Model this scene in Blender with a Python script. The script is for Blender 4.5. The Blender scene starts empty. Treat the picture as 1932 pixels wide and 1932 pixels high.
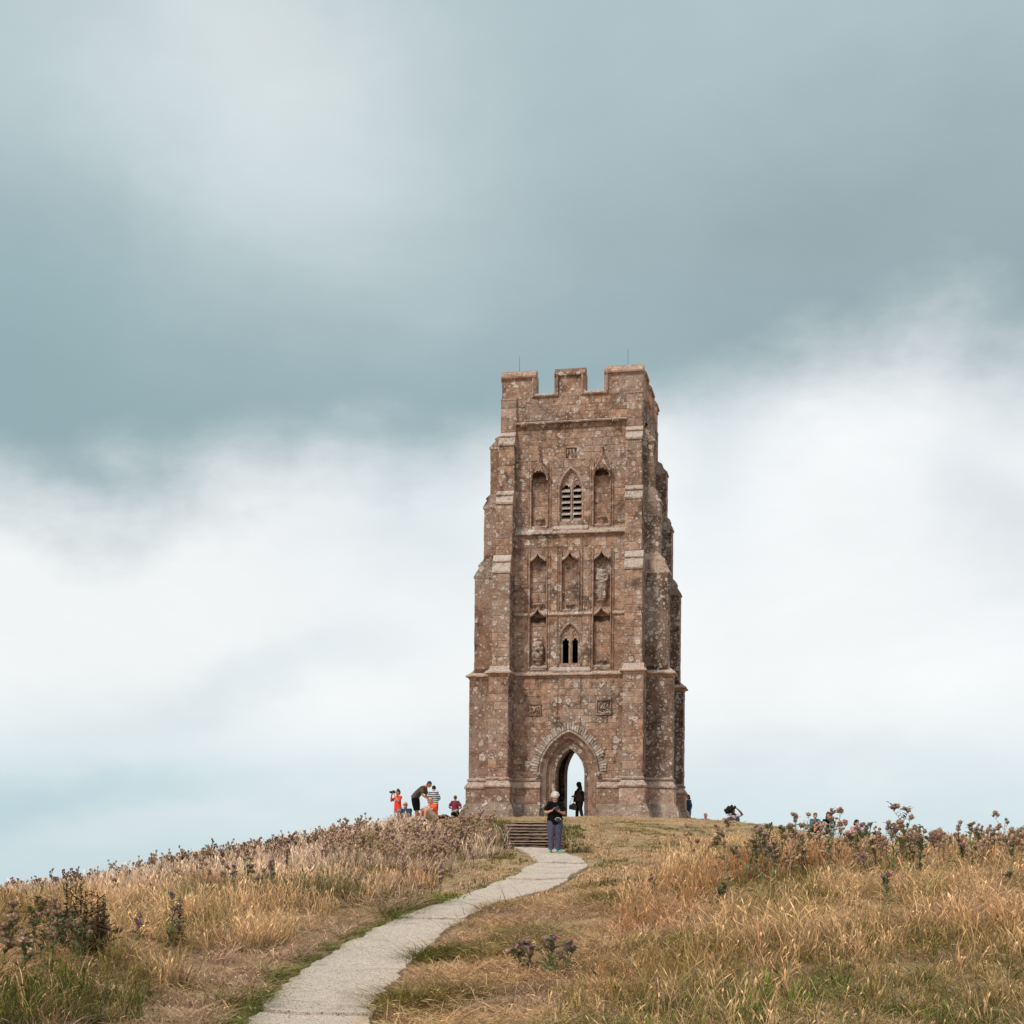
import bpy, bmesh, math, random
import numpy as np
from mathutils import Vector, Matrix
R = math.radians
sc = bpy.context.scene
col = sc.collection
random.seed(7); rng = np.random.default_rng(11)

# ------------------------------------------------------------------ camera
F, YH, ROLL, EYE = 2800.0, 1635.0, R(0.44), 1.75     # focal length and horizon in units of a 1932 px wide picture
cd = bpy.data.cameras.new('camera'); cam = bpy.data.objects.new('camera', cd); col.objects.link(cam); sc.camera = cam
cd.sensor_width = 36; cd.lens = 36*F/1932; cd.shift_y = (YH-966)/1932; cd.clip_end = 60000; cd.clip_start = .1
cR, sR = math.cos(ROLL), math.sin(ROLL)
cam.matrix_world = Matrix(((cR, -sR, 0, 0), (0, 0, -1, 0), (sR, cR, 0, EYE), (0, 0, 0, 1)))
sc.render.resolution_x = sc.render.resolution_y = 1024
sc.render.engine = 'CYCLES'
sc.view_settings.view_transform = 'Standard'; sc.view_settings.look = 'None'
sc.view_settings.gamma = 1; sc.view_settings.use_curve_mapping = False; sc.view_settings.exposure = 0.8
def ray(u, v):
    x = (u-966)/F; z = -(v-YH)/F
    return Vector((x*cR - z*sR, 1.0, x*sR + z*cR))
def at(u, v, d): return Vector((0, 0, EYE)) + ray(u, v)*d

# ------------------------------------------------------------------ node helpers
class NB:
    def __init__(s, nt): s.nt = nt; nt.nodes.clear()
    def n(s, t, **kw):
        o = s.nt.nodes.new(t)
        for k, v in kw.items():
            if k.startswith('i_'):
                key = k[2:]; key = int(key) if key.isdigit() else key
                s.set(o.inputs[key], v)
            else: setattr(o, k, v)
        return o
    def set(s, inp, v):
        if isinstance(v, bpy.types.NodeSocket): s.nt.links.new(v, inp)
        else: inp.default_value = v
    def m(s, op, a, b=0.0, c=0.0, clamp=False):
        o = s.nt.nodes.new('ShaderNodeMath'); o.operation = op; o.use_clamp = clamp
        s.set(o.inputs[0], a); s.set(o.inputs[1], b)
        if op in ('MULTIPLY_ADD', 'SMOOTH_MIN', 'WRAP'): s.set(o.inputs[2], c)
        return o.outputs[0]
    def mix(s, f, a, b, blend='MIX'):
        o = s.nt.nodes.new('ShaderNodeMix'); o.data_type = 'RGBA'; o.blend_type = blend; o.clamp_factor = True
        s.set(o.inputs[0], f); s.set(o.inputs[6], a); s.set(o.inputs[7], b); return o.outputs[2]
    def noise(s, vec, scale, detail=3, rough=.55, dist=0.0):
        o = s.n('ShaderNodeTexNoise'); s.set(o.inputs['Vector'], vec)
        o.inputs['Scale'].default_value = scale; o.inputs['Detail'].default_value = detail
        o.inputs['Roughness'].default_value = rough; o.inputs['Distortion'].default_value = dist
        return o.outputs['Fac']
    def vor(s, vec, scale, feature='F1', rnd=1.0):
        o = s.n('ShaderNodeTexVoronoi', feature=feature); s.set(o.inputs['Vector'], vec)
        o.inputs['Scale'].default_value = scale; o.inputs['Randomness'].default_value = rnd; return o
    def ss(s, x, lo, hi):     # smoothstep lo..hi -> 0..1
        o = s.n('ShaderNodeMapRange', interpolation_type='SMOOTHSTEP'); s.set(o.inputs[0], x)
        s.set(o.inputs[1], lo); s.set(o.inputs[2], hi); return o.outputs[0]
def srgb(r, g, b, a=1.0):
    f = lambda c: (c/255/12.92) if c/255 <= .04045 else ((c/255+.055)/1.055)**2.4
    return (f(r), f(g), f(b), a)

# ------------------------------------------------------------------ world: Nishita sky behind an overcast of procedural cloud
SUN_EL, SUN_AZ = R(46), R(222)       # azimuth clockwise from +Y: behind the camera, to its left
w = bpy.data.worlds.new('World'); sc.world = w; w.use_nodes = True
b = NB(w.node_tree)
tc = b.n('ShaderNodeTexCoord'); gen = tc.outputs['Generated']
sky = b.n('ShaderNodeTexSky', sky_type='NISHITA', sun_disc=False, sun_elevation=SUN_EL, sun_rotation=SUN_AZ)
bgs = b.n('ShaderNodeBackground'); b.set(bgs.inputs[0], sky.outputs[0]); bgs.inputs[1].default_value = .06
sp = b.n('ShaderNodeSeparateXYZ'); b.set(sp.inputs[0], gen)
az = b.m('ARCTAN2', sp.outputs[0], sp.outputs[1]); el = b.m('ARCSINE', sp.outputs[2])
mpz = b.n('ShaderNodeMapping'); b.set(mpz.inputs[0], gen); mpz.inputs['Scale'].default_value = (1, 1, 2.1); gz = mpz.outputs[0]
n1 = b.noise(gen, 3.2, 3, .5); n2 = b.noise(gen, 7.5, 4, .55)
warp = b.m('MULTIPLY', b.m('SUBTRACT', n1, .5), .16)
warp2 = b.m('MULTIPLY', b.m('SUBTRACT', n2, .5), .13)
n3 = b.m('MULTIPLY', b.m('SUBTRACT', b.noise(gz, 13, 6, .62), .5), .045)
azw = b.m('ADD', az, warp2); elw = b.m('ADD', b.m('ADD', el, n3), b.m('ADD', warp, b.m('MULTIPLY', warp2, .6)))
def dirn(u, v): r = ray(u, v).normalized(); return math.atan2(r.x, r.y), math.asin(r.z)
def blob(u, v, du, dv, tilt=0.0):
    a0, e0 = dirn(u, v); sa, se = du/F, dv/F
    dx = b.m('SUBTRACT', azw, a0); dy = b.m('SUBTRACT', elw, e0)
    c, s_ = math.cos(tilt), math.sin(tilt)
    X = b.m('DIVIDE', b.m('ADD', b.m('MULTIPLY', dx, c), b.m('MULTIPLY', dy, s_)), sa)
    Y = b.m('DIVIDE', b.m('SUBTRACT', b.m('MULTIPLY', dy, c), b.m('MULTIPLY', dx, s_)), se)
    q = b.m('ADD', b.m('MULTIPLY', X, X), b.m('MULTIPLY', Y, Y))
    return b.m('EXPONENT', b.m('MULTIPLY', q, -1.0))
# elevation of the underside of the dark cloud deck as a function of azimuth
rp = b.n('ShaderNodeValToRGB'); a0, a1 = dirn(0, 800)[0], dirn(1932, 800)[0]
mr = b.n('ShaderNodeMapRange'); b.set(mr.inputs[0], az); mr.inputs[1].default_value = a0; mr.inputs[2].default_value = a1
b.set(rp.inputs[0], mr.outputs[0])
pts = [(0, 930), (250, 985), (600, 930), (850, 880), (1150, 800), (1400, 745), (1600, 730), (1932, 720)]
e_ = rp.color_ramp; e_.interpolation = 'B_SPLINE'
while len(e_.elements) < len(pts): e_.elements.new(.5)
for i, (u, v) in enumerate(pts):
    e_.elements[i].position = u/1932; h = dirn(966, v)[1]; e_.elements[i].color = (h, h, h, 1)
deck = b.ss(b.m('SUBTRACT', elw, rp.outputs[0]), -.042, .042)
back = b.ss(b.m('ABSOLUTE', az), .9, 2.0)
deck = b.m('MULTIPLY', deck, b.m('MULTIPLY_ADD', back, -.75, 1.0))      # the deck breaks up again behind the camera
lo_c = srgb(249, 251, 251)
upper = b.mix(b.ss(el, .26, .52), srgb(149, 174, 179), srgb(180, 199, 203))
upper = b.mix(b.m('MULTIPLY', blob(490, 130, 330, 330), .95), upper, srgb(226, 235, 235))
upper = b.mix(b.m('MULTIPLY', blob(640, 330, 420, 180, -.3), .42), upper, srgb(205, 219, 222))
upper = b.mix(b.m('MULTIPLY', blob(1700, 430, 480, 230), .55), upper, srgb(150, 167, 172))
upper = b.mix(b.m('MULTIPLY', blob(60, 560, 420, 170), .25), upper, srgb(146, 181, 188))
upper = b.mix(b.m('MULTIPLY', blob(0, 60, 200, 160), .4), upper, srgb(196, 214, 218))
lower = b.mix(b.ss(b.m('MULTIPLY_ADD', n1, .08, b.m('MULTIPLY', el, -1.0)), -.085, .03), lo_c, srgb(208, 227, 233))
lower = b.mix(b.m('MULTIPLY', blob(60, 1480, 420, 80), .75), lower, srgb(186, 213, 222))
lower = b.mix(b.m('MULTIPLY', blob(420, 1290, 300, 60, .1), .5), lower, srgb(214, 228, 233))
lower = b.mix(b.m('MULTIPLY', blob(420, 1540, 350, 60, .1), .7), lower, srgb(228, 238, 241))
lower = b.mix(b.m('MULTIPLY', blob(820, 960, 220, 200), .5), lower, srgb(208, 222, 227))
lower = b.mix(b.m('MULTIPLY', blob(1880, 930, 130, 180), .6), lower, srgb(212, 220, 225))
lower = b.mix(b.m('MULTIPLY', blob(1330, 880, 120, 160), .4), lower, srgb(206, 220, 226))
lower = b.mix(b.m('MULTIPLY', blob(1600, 1460, 420, 60), .3), lower, srgb(205, 222, 230))
cl = b.mix(deck, lower, upper)
var = b.m('MULTIPLY_ADD', b.m('SUBTRACT', b.noise(gz, 4.2, 9, .60, .3),   .5), .26, .99)
mul = b.n('ShaderNodeVectorMath', operation='SCALE'); b.set(mul.inputs[0], cl); b.set(mul.inputs['Scale'], var)
# below the horizon the cloud colour goes on as a dull ground tone
fin = b.mix(b.ss(el, -.04, -.12), mul.outputs[0], srgb(150, 150, 135))
fin = b.mix(b.ss(el, -.12, -.04), srgb(150, 150, 135), mul.outputs[0])
bgc = b.n('ShaderNodeBackground'); b.set(bgc.inputs[0], fin); bgc.inputs[1].default_value = .58
ms = b.n('ShaderNodeMixShader'); ms.inputs[0].default_value = .93
b.set(ms.inputs[1], bgs.outputs[0]); b.set(ms.inputs[2], bgc.outputs[0])
out = b.n('ShaderNodeOutputWorld'); b.set(out.inputs[0], ms.outputs[0])

sl = bpy.data.lights.new('sun', 'SUN'); sl.energy = 1.5; sl.angle = R(10); sl.color = (1.0, .91, .78)
so = bpy.data.objects.new('sun', sl); col.objects.link(so)
sd = Vector((math.sin(SUN_AZ)*math.cos(SUN_EL), math.cos(SUN_AZ)*math.cos(SUN_EL), math.sin(SUN_EL)))
so.rotation_euler = sd.to_track_quat('Z', 'Y').to_euler()

# ------------------------------------------------------------------ object helpers
def tag(o, label=None, cat=None, group=None, kind=None):
    if label: o['label'] = label
    if cat: o['category'] = cat
    if group: o['group'] = group
    if kind: o['kind'] = kind
    return o
def empty(name, loc=(0, 0, 0), rz=0.0, label=None, cat=None, group=None):
    o = bpy.data.objects.new(name, None); col.objects.link(o); o.location = loc; o.rotation_euler = (0, 0, rz)
    o.empty_display_size = .2
    return tag(o, label, cat, group)
def mesh_obj(name, verts, faces, mat, parent=None, smooth=False, fix=False):
    me = bpy.data.meshes.new(name); me.from_pydata([tuple(v) for v in verts], [], faces)
    if fix:
        bm = bmesh.new(); bm.from_mesh(me); bmesh.ops.recalc_face_normals(bm, faces=bm.faces)
        bm.to_mesh(me); bm.free()
    if smooth: me.shade_smooth()
    me.update()
    if mat: me.materials.append(mat)
    o = bpy.data.objects.new(name, me); col.objects.link(o)
    if parent: o.parent = parent
    return o
class MB:
    """collects shapes into one mesh"""
    def __init__(s): s.v = []; s.f = []; s.t = []
    def add(s, v, f, t=None):
        k = len(s.v); s.v += [tuple(p) for p in v]; s.f += [tuple(i+k for i in q) for q in f]
        s.t += [0.0 if t is None else t]*len(v); return s
    def box(s, x0, x1, y0, y1, z0, z1, t=None):
        return s.add([(x0,y0,z0),(x1,y0,z0),(x1,y1,z0),(x0,y1,z0),(x0,y0,z1),(x1,y0,z1),(x1,y1,z1),(x0,y1,z1)],
              [(0,3,2,1),(4,5,6,7),(0,1,5,4),(1,2,6,5),(2,3,7,6),(3,0,4,7)], t)
    def tube(s, pts, rad, n=6, cap=True, flat=1.0, side=None):
        pts = [Vector(p) for p in pts]; k0 = len(s.v)
        if not hasattr(rad, '__len__'): rad = [rad]*len(pts)
        for i, p in enumerate(pts):
            d = (pts[min(i+1, len(pts)-1)] - pts[max(i-1, 0)])
            d = d.normalized() if d.length > 1e-6 else Vector((0, 0, 1))
            a = Vector(side) if side else (Vector((1, 0, 0)) if abs(d.x) < .8 else Vector((0, 1, 0)))
            a = (a - d*a.dot(d)).normalized(); c = d.cross(a)
            for j in range(n):
                g = 2*math.pi*j/n; q = p + a*(rad[i]*math.cos(g)) + c*(rad[i]*flat*math.sin(g)); s.v.append(tuple(q)); s.t.append(0.0)
        for i in range(len(pts)-1):
            for j in range(n):
                j2 = (j+1) % n
                s.f.append((k0+i*n+j, k0+i*n+j2, k0+(i+1)*n+j2, k0+(i+1)*n+j))
        if cap:
            s.f.append(tuple(k0+j for j in reversed(range(n)))); s.f.append(tuple(k0+(len(pts)-1)*n+j for j in range(n)))
        return s
    def ball(s, c, r, n=8, m=6, rot=None):
        """ellipsoid, r may be a triple"""
        if not hasattr(r, '__len__'): r = (r, r, r)
        k0 = len(s.v); c = Vector(c); pts = []
        for i in range(m+1):
            th = math.pi*i/m
            for j in range(n):
                ph = 2*math.pi*j/n
                q = Vector((r[0]*math.sin(th)*math.cos(ph), r[1]*math.sin(th)*math.sin(ph), r[2]*math.cos(th)))
                if rot: q = rot @ q
                pts.append(tuple(c+q))
        s.v += pts; s.t += [0.0]*len(pts)
        for i in range(m):
            for j in range(n):
                j2 = (j+1) % n; s.f.append((k0+i*n+j, k0+(i+1)*n+j, k0+(i+1)*n+j2, k0+i*n+j2))
        return s
    def prism(s, poly, fn, a0, a1):
        """extrude 2-D polygon (p,q) between a0 and a1; fn maps (a,p,q)->xyz. concave polygons allowed"""
        n = len(poly); k0 = len(s.v)
        for a in (a0, a1):
            for (p, q) in poly: s.v.append(tuple(fn(a, p, q))); s.t.append(0.0)
        s.f.append(tuple(k0+i for i in range(n))); s.f.append(tuple(k0+n+i for i in reversed(range(n))))
        for i in range(n):
            j = (i+1) % n; s.f.append((k0+i, k0+n+i, k0+n+j, k0+j))
        return s
    def sweep(s, rows, closed=False):
        """rows: list of equally long point lists"""
        k0 = len(s.v); n = len(rows[0])
        for r_ in rows:
            for p in r_: s.v.append(tuple(p)); s.t.append(0.0)
        m = len(rows)
        for i in range(m if closed else m-1):
            i2 = (i+1) % m
            for j in range(n-1): s.f.append((k0+i*n+j, k0+i2*n+j, k0+i2*n+j+1, k0+i*n+j+1))
        return s
    def build(s, name, mat, parent=None, smooth=False, fix=True, tint=False):
        me = bpy.data.meshes.new(name); me.from_pydata(s.v, [], s.f)
        bm = bmesh.new(); bm.from_mesh(me)
        big = [f for f in bm.faces if len(f.verts) > 4]
        if big: bmesh.ops.triangulate(bm, faces=big)
        if fix: bmesh.ops.recalc_face_normals(bm, faces=bm.faces)
        bm.to_mesh(me); bm.free()
        if tint:
            a = me.attributes.new('tint', 'FLOAT', 'POINT'); a.data.foreach_set('value', s.t)
        if smooth: me.shade_smooth()
        if mat: me.materials.append(mat)
        o = bpy.data.objects.new(name, me); col.objects.link(o)
        if parent: o.parent = parent
        return o

# ------------------------------------------------------------------ materials
def mat(name, fn):
    m_ = bpy.data.materials.new(name); m_.use_nodes = True; nb = NB(m_.node_tree)
    bs = nb.n('ShaderNodeBsdfPrincipled'); o = nb.n('ShaderNodeOutputMaterial'); nb.set(o.inputs[0], bs.outputs[0])
    bs.inputs['Specular IOR Level'].default_value = .25
    fn(nb, bs); return m_
def bump(nb, bs, h, strength, dist):
    bp = nb.n('ShaderNodeBump'); bp.inputs['Strength'].default_value = strength; bp.inputs['Distance'].default_value = dist
    nb.set(bp.inputs['Height'], h); nb.set(bs.inputs['Normal'], bp.outputs[0])
def stone_fn(cA, cB, lich=1.0, dark=1.0, topl=True):
    def fn(nb, bs):
        geo = nb.n('ShaderNodeNewGeometry'); P = geo.outputs['Position']
        oi = nb.n('ShaderNodeObjectInfo'); at_ = nb.n('ShaderNodeAttribute', attribute_name='tint')
        rnd = nb.m('FRACT', nb.m('ADD', oi.outputs['Random'], at_.outputs['Fac']))
        nL = nb.noise(P, .55, 4, .6); nM = nb.noise(P, 3.2, 5, .65); nS = nb.noise(P, 17, 6, .75)
        c = nb.mix(nb.ss(nM, .36, .64), cA, cB)
        c = nb.mix(nb.m('MULTIPLY', nb.ss(nL, .45, .66), .6), c, (.37, .275, .23, 1))
        v = nb.m('MULTIPLY_ADD', rnd, .55, .74)                                   # block to block variation
        v = nb.m('MULTIPLY', v, nb.m('MULTIPLY_ADD', nS, 1.5, .25))
        sc_ = nb.n('ShaderNodeVectorMath', operation='SCALE'); nb.set(sc_.inputs[0], c); nb.set(sc_.inputs['Scale'], v); c = sc_.outputs[0]
        # black weathering in patches and pits
        pit = nb.ss(nb.noise(P, 9.5, 6, .8), .59, .68)
        blk = nb.m('MULTIPLY', nb.ss(nb.noise(P, .8, 5, .7, .6), .53, .66), .7*dark)
        c = nb.mix(nb.m('MULTIPLY', pit, .55*dark), c, (.055, .032, .022, 1)); c = nb.mix(blk, c, (.075, .048, .036, 1))
        # flecks of pale lichen, round pale rosettes of three sizes
        def roset(scale, rmax, dens, seed):
            off = nb.n('ShaderNodeVectorMath', operation='ADD'); nb.set(off.inputs[0], P); off.inputs[1].default_value = (seed, seed*.7, -seed)
            wn = nb.n('ShaderNodeTexNoise'); nb.set(wn.inputs['Vector'], P); wn.inputs['Scale'].default_value = scale*3.0; wn.inputs['Detail'].default_value = 3
            ws = nb.n('ShaderNodeVectorMath', operation='MULTIPLY_ADD'); nb.set(ws.inputs[0], wn.outputs['Color'])
            ws.inputs[1].default_value = (.42/scale,)*3; nb.set(ws.inputs[2], off.outputs[0])
            vo = nb.vor(ws.outputs[0], scale); sx = nb.n('ShaderNodeSeparateColor'); nb.set(sx.inputs[0], vo.outputs['Color'])
            rad = nb.m('MULTIPLY_ADD', sx.outputs[1], rmax*.6, rmax*.4)
            on = nb.ss(nb.m('ADD', sx.outputs[0], nb.m('MULTIPLY', nb.m('SUBTRACT', nL, .5), 1.9)), 1-dens-.02, 1-dens+.02)
            d = nb.m('DIVIDE', vo.outputs['Distance'], rad)
            disc = nb.m('MULTIPLY', nb.ss(d, 1.0, .82), on)
            ring = nb.m('MULTIPLY_ADD', nb.ss(nb.m('ABSOLUTE', nb.m('SUBTRACT', d, .8)), .28, .0), .5, .5)
            return nb.m('MULTIPLY', disc, ring)
        l1 = roset(1.5, .30, .26*lich, 3.1); l2 = roset(3.3, .42, .38*lich, 7.7); l3 = nb.m('MAXIMUM', roset(6.8, .46, .42*lich, 1.3), nb.m('MULTIPLY', roset(13.0, .5, .42*lich, 5.3), .6))
        fl = nb.m('MULTIPLY', nb.ss(nb.noise(P, 26, 4, .7), .63, .68), nb.m('MULTIPLY', nb.ss(nM, .5, .6), .6*lich))
        l = nb.m('MAXIMUM', nb.m('MAXIMUM', l1, l2), nb.m('MAXIMUM', l3, fl))
        c = nb.mix(l, c, (.66, .60, .545, 1))
        if topl:   # crusts of lichen on every ledge that faces the sky
            sn = nb.n('ShaderNodeSeparateXYZ'); nb.set(sn.inputs[0], geo.outputs['True Normal'])
            up = nb.m('MULTIPLY', nb.ss(sn.outputs[2], .12, .4), nb.m('MULTIPLY', nb.ss(nb.noise(P, 13, 6, .75), .42, .56), .85))
            c = nb.mix(up, c, (.56, .50, .455, 1))
        nb.set(bs.inputs['Base Color'], c); bs.inputs['Roughness'].default_value = .93
        h = nb.m('ADD', nb.m('ADD', nb.m('MULTIPLY', nM, .5), nb.m('MULTIPLY', nS, .7)), nb.m('SUBTRACT', nb.m('MULTIPLY', l, .35), nb.m('MULTIPLY', pit, .9)))
        bump(nb, bs, h, 1.0, .07)
    return fn
M = {}
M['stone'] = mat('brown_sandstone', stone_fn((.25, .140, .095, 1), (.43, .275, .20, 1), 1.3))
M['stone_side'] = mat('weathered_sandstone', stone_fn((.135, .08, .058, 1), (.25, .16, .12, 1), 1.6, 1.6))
M['stone_trim'] = mat('carved_sandstone', stone_fn((.27, .16, .115, 1), (.44, .29, .22, 1), .8, .9))
M['stone_cope'] = mat('coping_sandstone', stone_fn((.25, .14, .095, 1), (.41, .25, .185, 1), 1.35, 1.0, False))
M['stone_crust_shade'] = mat('crust_and_shade_stone', stone_fn((.045, .028, .020, 1), (.12, .075, .055, 1), .3, 1.5, False))
M['stone_plain'] = mat('plain_brown_sandstone', stone_fn((.19, .105, .070, 1), (.33, .205, .148, 1), .9))
M['stone_grey'] = mat('grey_rubble_stone', stone_fn((.32, .22, .17, 1), (.46, .36, .30, 1), 1.3, 1.3))
M['stone_base'] = mat('grey_base_stone', stone_fn((.22, .155, .12, 1), (.35, .265, .215, 1), .9, 1.0, False))
M['stone_ring'] = mat('pale_ring_stone', stone_fn((.34, .27, .225, 1), (.52, .45, .40, 1), .9, .9, False))
def flat_fn(c, rough=.85, nz=0.15, scale=30, c2=None, spec=.25, bmp=0.0):
    def fn(nb, bs):
        tc_ = nb.n('ShaderNodeTexCoord'); n_ = nb.noise(tc_.outputs['Object'], scale, 4, .6)
        cc = nb.mix(n_, tuple(x*(1-nz) for x in c[:3])+(1,), tuple(min(1, x*(1+nz)) for x in (c2 or c)[:3])+(1,))
        nb.set(bs.inputs['Base Color'], cc); bs.inputs['Roughness'].default_value = rough
        bs.inputs['Specular IOR Level'].default_value = spec
        if bmp: bump(nb, bs, n_, bmp, .02)
    return fn
def FM(name, c, **k):
    if name not in M: M[name] = mat(name, flat_fn(c, **k))
    return M[name]
def concrete(nb, bs):
    P = nb.n('ShaderNodeNewGeometry').outputs['Position']
    a = nb.noise(P, 42, 5, .75); bb = nb.noise(P, 2.2, 4, .6); vo = nb.vor(P, 70); cs = nb.n('ShaderNodeSeparateColor'); nb.set(cs.inputs[0], vo.outputs['Color'])
    c = nb.mix(nb.ss(a, .3, .7), (.52, .42, .345, 1), (.74, .62, .52, 1)); c = nb.mix(nb.m('MULTIPLY', nb.ss(bb, .48, .7), .4), c, (.27, .215, .165, 1))
    c = nb.mix(nb.ss(cs.outputs[0], .86, .9), c, (.60, .56, .52, 1)); c = nb.mix(nb.ss(cs.outputs[1], .86, .9), c, (.13, .11, .095, 1))
    nb.set(bs.inputs['Base Color'], c); bs.inputs['Roughness'].default_value = .95
    bump(nb, bs, nb.m('ADD', a, nb.m('MULTIPLY', vo.outputs['Distance'], .6)), .8, .02)
M['concrete'] = mat('worn_concrete', concrete)
def stepmat(nb, bs):
    P = nb.n('ShaderNodeNewGeometry').outputs['Position']; g = nb.n('ShaderNodeNewGeometry')
    a = nb.noise(P, 14, 5, .7); c = nb.mix(nb.ss(a, .3, .7), (.10, .06, .045, 1), (.25, .165, .12, 1))
    c = nb.mix(nb.ss(nb.noise(P, 3, 4, .6), .55, .7), c, (.33, .25, .2, 1))
    nb.set(bs.inputs['Base Color'], c); bs.inputs['Roughness'].default_value = .95; bump(nb, bs, a, .7, .03)
M['step_riser'] = mat('step_stone', stepmat)
M['step_tread'] = mat('step_tread_stone', flat_fn((.38, .29, .235), nz=.35, scale=9, rough=.95, bmp=.5))
def ground_fn(nb, bs):
    P = nb.n('ShaderNodeNewGeometry').outputs['Position']
    a = nb.noise(P, .7, 5, .6); c1 = nb.noise(P, 5, 5, .7); d_ = nb.noise(P, 38, 4, .8)
    c = nb.mix(nb.ss(a, .40, .58), (.46, .32, .18, 1), (.24, .20, .075, 1)); c = nb.mix(nb.ss(c1, .35, .65), c, (.54, .37, .235, 1))
    c = nb.mix(nb.m('MULTIPLY', nb.ss(d_, .50, .72), .6), c, (.11, .075, .035, 1))
    c = nb.mix(nb.m('MULTIPLY', nb.ss(nb.noise(P, 1.7, 4, .6), .60, .68), .6), c, (.36, .235, .165, 1))
    nb.set(bs.inputs['Base Color'], c); bs.inputs['Roughness'].default_value = 1.0
    bs.inputs['Specular IOR Level'].default_value = .05
    bump(nb, bs, nb.m('ADD', nb.m('MULTIPLY', c1, .6), d_), .9, .05)
M['ground'] = mat('dry_turf', ground_fn)
def blade_fn(nb, bs):
    ti = nb.n('ShaderNodeAttribute', attribute_name='tcol', attribute_type='INSTANCER')
    kk = nb.n('ShaderNodeAttribute', attribute_name='bk'); hh = nb.n('ShaderNodeAttribute', attribute_name='bh')
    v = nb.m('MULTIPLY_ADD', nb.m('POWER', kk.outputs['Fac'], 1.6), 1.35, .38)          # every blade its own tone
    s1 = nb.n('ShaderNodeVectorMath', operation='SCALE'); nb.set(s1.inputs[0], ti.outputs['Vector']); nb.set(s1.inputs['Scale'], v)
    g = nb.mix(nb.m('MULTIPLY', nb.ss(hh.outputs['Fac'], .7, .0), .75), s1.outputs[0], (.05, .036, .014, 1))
    nb.set(bs.inputs['Base Color'], g); bs.inputs['Roughness'].default_value = .75
    bs.inputs['Specular IOR Level'].default_value = .15
    tr = nb.n('ShaderNodeBsdfTranslucent'); nb.set(tr.inputs[0], g); mx = nb.n('ShaderNodeMixShader'); mx.inputs[0].default_value = .28
    nb.set(mx.inputs[1], bs.outputs[0]); nb.set(mx.inputs[2], tr.outputs[0])
    o = [n_ for n_ in nb.nt.nodes if n_.type == 'OUTPUT_MATERIAL'][0]; nb.set(o.inputs[0], mx.outputs[0])
M['blade'] = mat('grass_blade', blade_fn)

# ------------------------------------------------------------------ terrain
TH = R(11.5); T0 = at(1072.5, 1543, 66.7)
EX = Vector((math.cos(TH), -math.sin(TH), 0)); EY = Vector((math.sin(TH), math.cos(TH), 0))
def tow(x, y, z=0.0): return T0 + EX*x + EY*y + Vector((0, 0, z))
PV = [(1932, 17), (1886, 18.8), (1840, 20.7), (1790, 23.5), (1740, 26.7), (1690, 31.3), (1640, 37.3), (1607, 40.6), (1599, 41.4)]
def pd(v): return float(np.interp(v, [p[0] for p in PV][::-1], [p[1] for p in PV][::-1]))
def c8(x, y): return ((900+x/1.288)/2.03623, (3150+y/1.288)/2.03623)
def c7(x, y): return (x/2.6226, 1473.3+y/2.6226)
def c6(x, y): return ((2400+x/1.2595)/2.03623, (2980+y/1.2595)/2.03623)
PL = [c8(*p) for p in [(80,1010),(190,900),(270,820),(400,730),(560,620),(700,545),(840,490),(960,450),(1090,395),(1200,350),(1290,315),(1390,285),(1440,240),(1510,214),(1480,180),(1420,150),(1385,134)]]
PR = [c8(*p) for p in [(680,1010),(700,890),(770,820),(830,760),(900,680),(980,610),(1060,540),(1180,480),(1300,420),(1400,390),(1560,350),(1640,310),(1690,265),(1755,222),(1700,183),(1650,164),(1640,142)]]
CP = []
for u, v in PL[::2]+PR[::2]: CP.append(at(u, v, pd(v)))
for u, v, d in [(560, 2020, 14), (900, 2000, 13.5), (200, 2050, 13),
    (950, 1562, 44), (1005, 1552, 45.6), (1100, 1556, 46), (1010, 1598, 41.6), (1150, 1620, 41), (1250, 1603, 42), (1250, 1572, 47), (1180, 1556, 52), (1110, 1641, 37.3),
    (885, 1552, 61), (980, 1550, 62), (1072, 1549, 63), (1180, 1549, 62), (1290, 1552, 61),
    (1500, 1900, 15.6), (1900, 1900, 14.6), (1500, 1800, 18.2), (1900, 1800, 17.2), (1200, 1860, 17.6), (1500, 1700, 22), (1900, 1700, 21), (1200, 1760, 23),
    (1500, 1645, 27), (1900, 1648, 25.5), (1500, 1622, 31), (1700, 1624, 30), (1930, 1628, 29), (1250, 1690, 27.5), (1300, 1640, 34), (1400, 1606, 39),
    (1930, 1655, 38), (1650, 1632, 40), (1450, 1565, 52), (1380, 1551, 55), (1329, 1549, 57), (1535, 1573, 55), (1612, 1590, 55), (1800, 1650, 52),
    (1380, 1568, 62), (1329, 1572, 66), (1500, 1590, 66), (1298, 1576, 76), (1700, 1680, 65),
    (350, 1900, 17.3), (100, 1905, 15.8), (0, 1800, 18.6), (200, 1765, 21.5), (350, 1790, 21.3), (500, 1795, 22.2), (600, 1740, 26), (700, 1700, 29), (330, 1715, 27), (0, 1745, 26), (150, 1735, 26),
    (800, 1665, 34), (850, 1622, 39), (900, 1584, 43), (760, 1612, 42), (820, 1566, 50), (880, 1558, 51), (700, 1583, 49), (600, 1597, 48.5), (450, 1620, 47), (300, 1646, 45), (150, 1675, 43), (0, 1703, 41), (-150, 1745, 38),
    (500, 1648, 38), (600, 1640, 37), (300, 1685, 34), (100, 1712, 32),
    (815, 1551, 54), (787, 1547, 56), (765, 1564, 56.5), (750, 1566, 59), (814, 1559, 58), (857, 1568, 72), (840, 1569, 68),
    (0, 1800, 60), (300, 1730, 62), (550, 1640, 66), (700, 1600, 68)]:
    CP.append(at(u, v, d))
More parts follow.
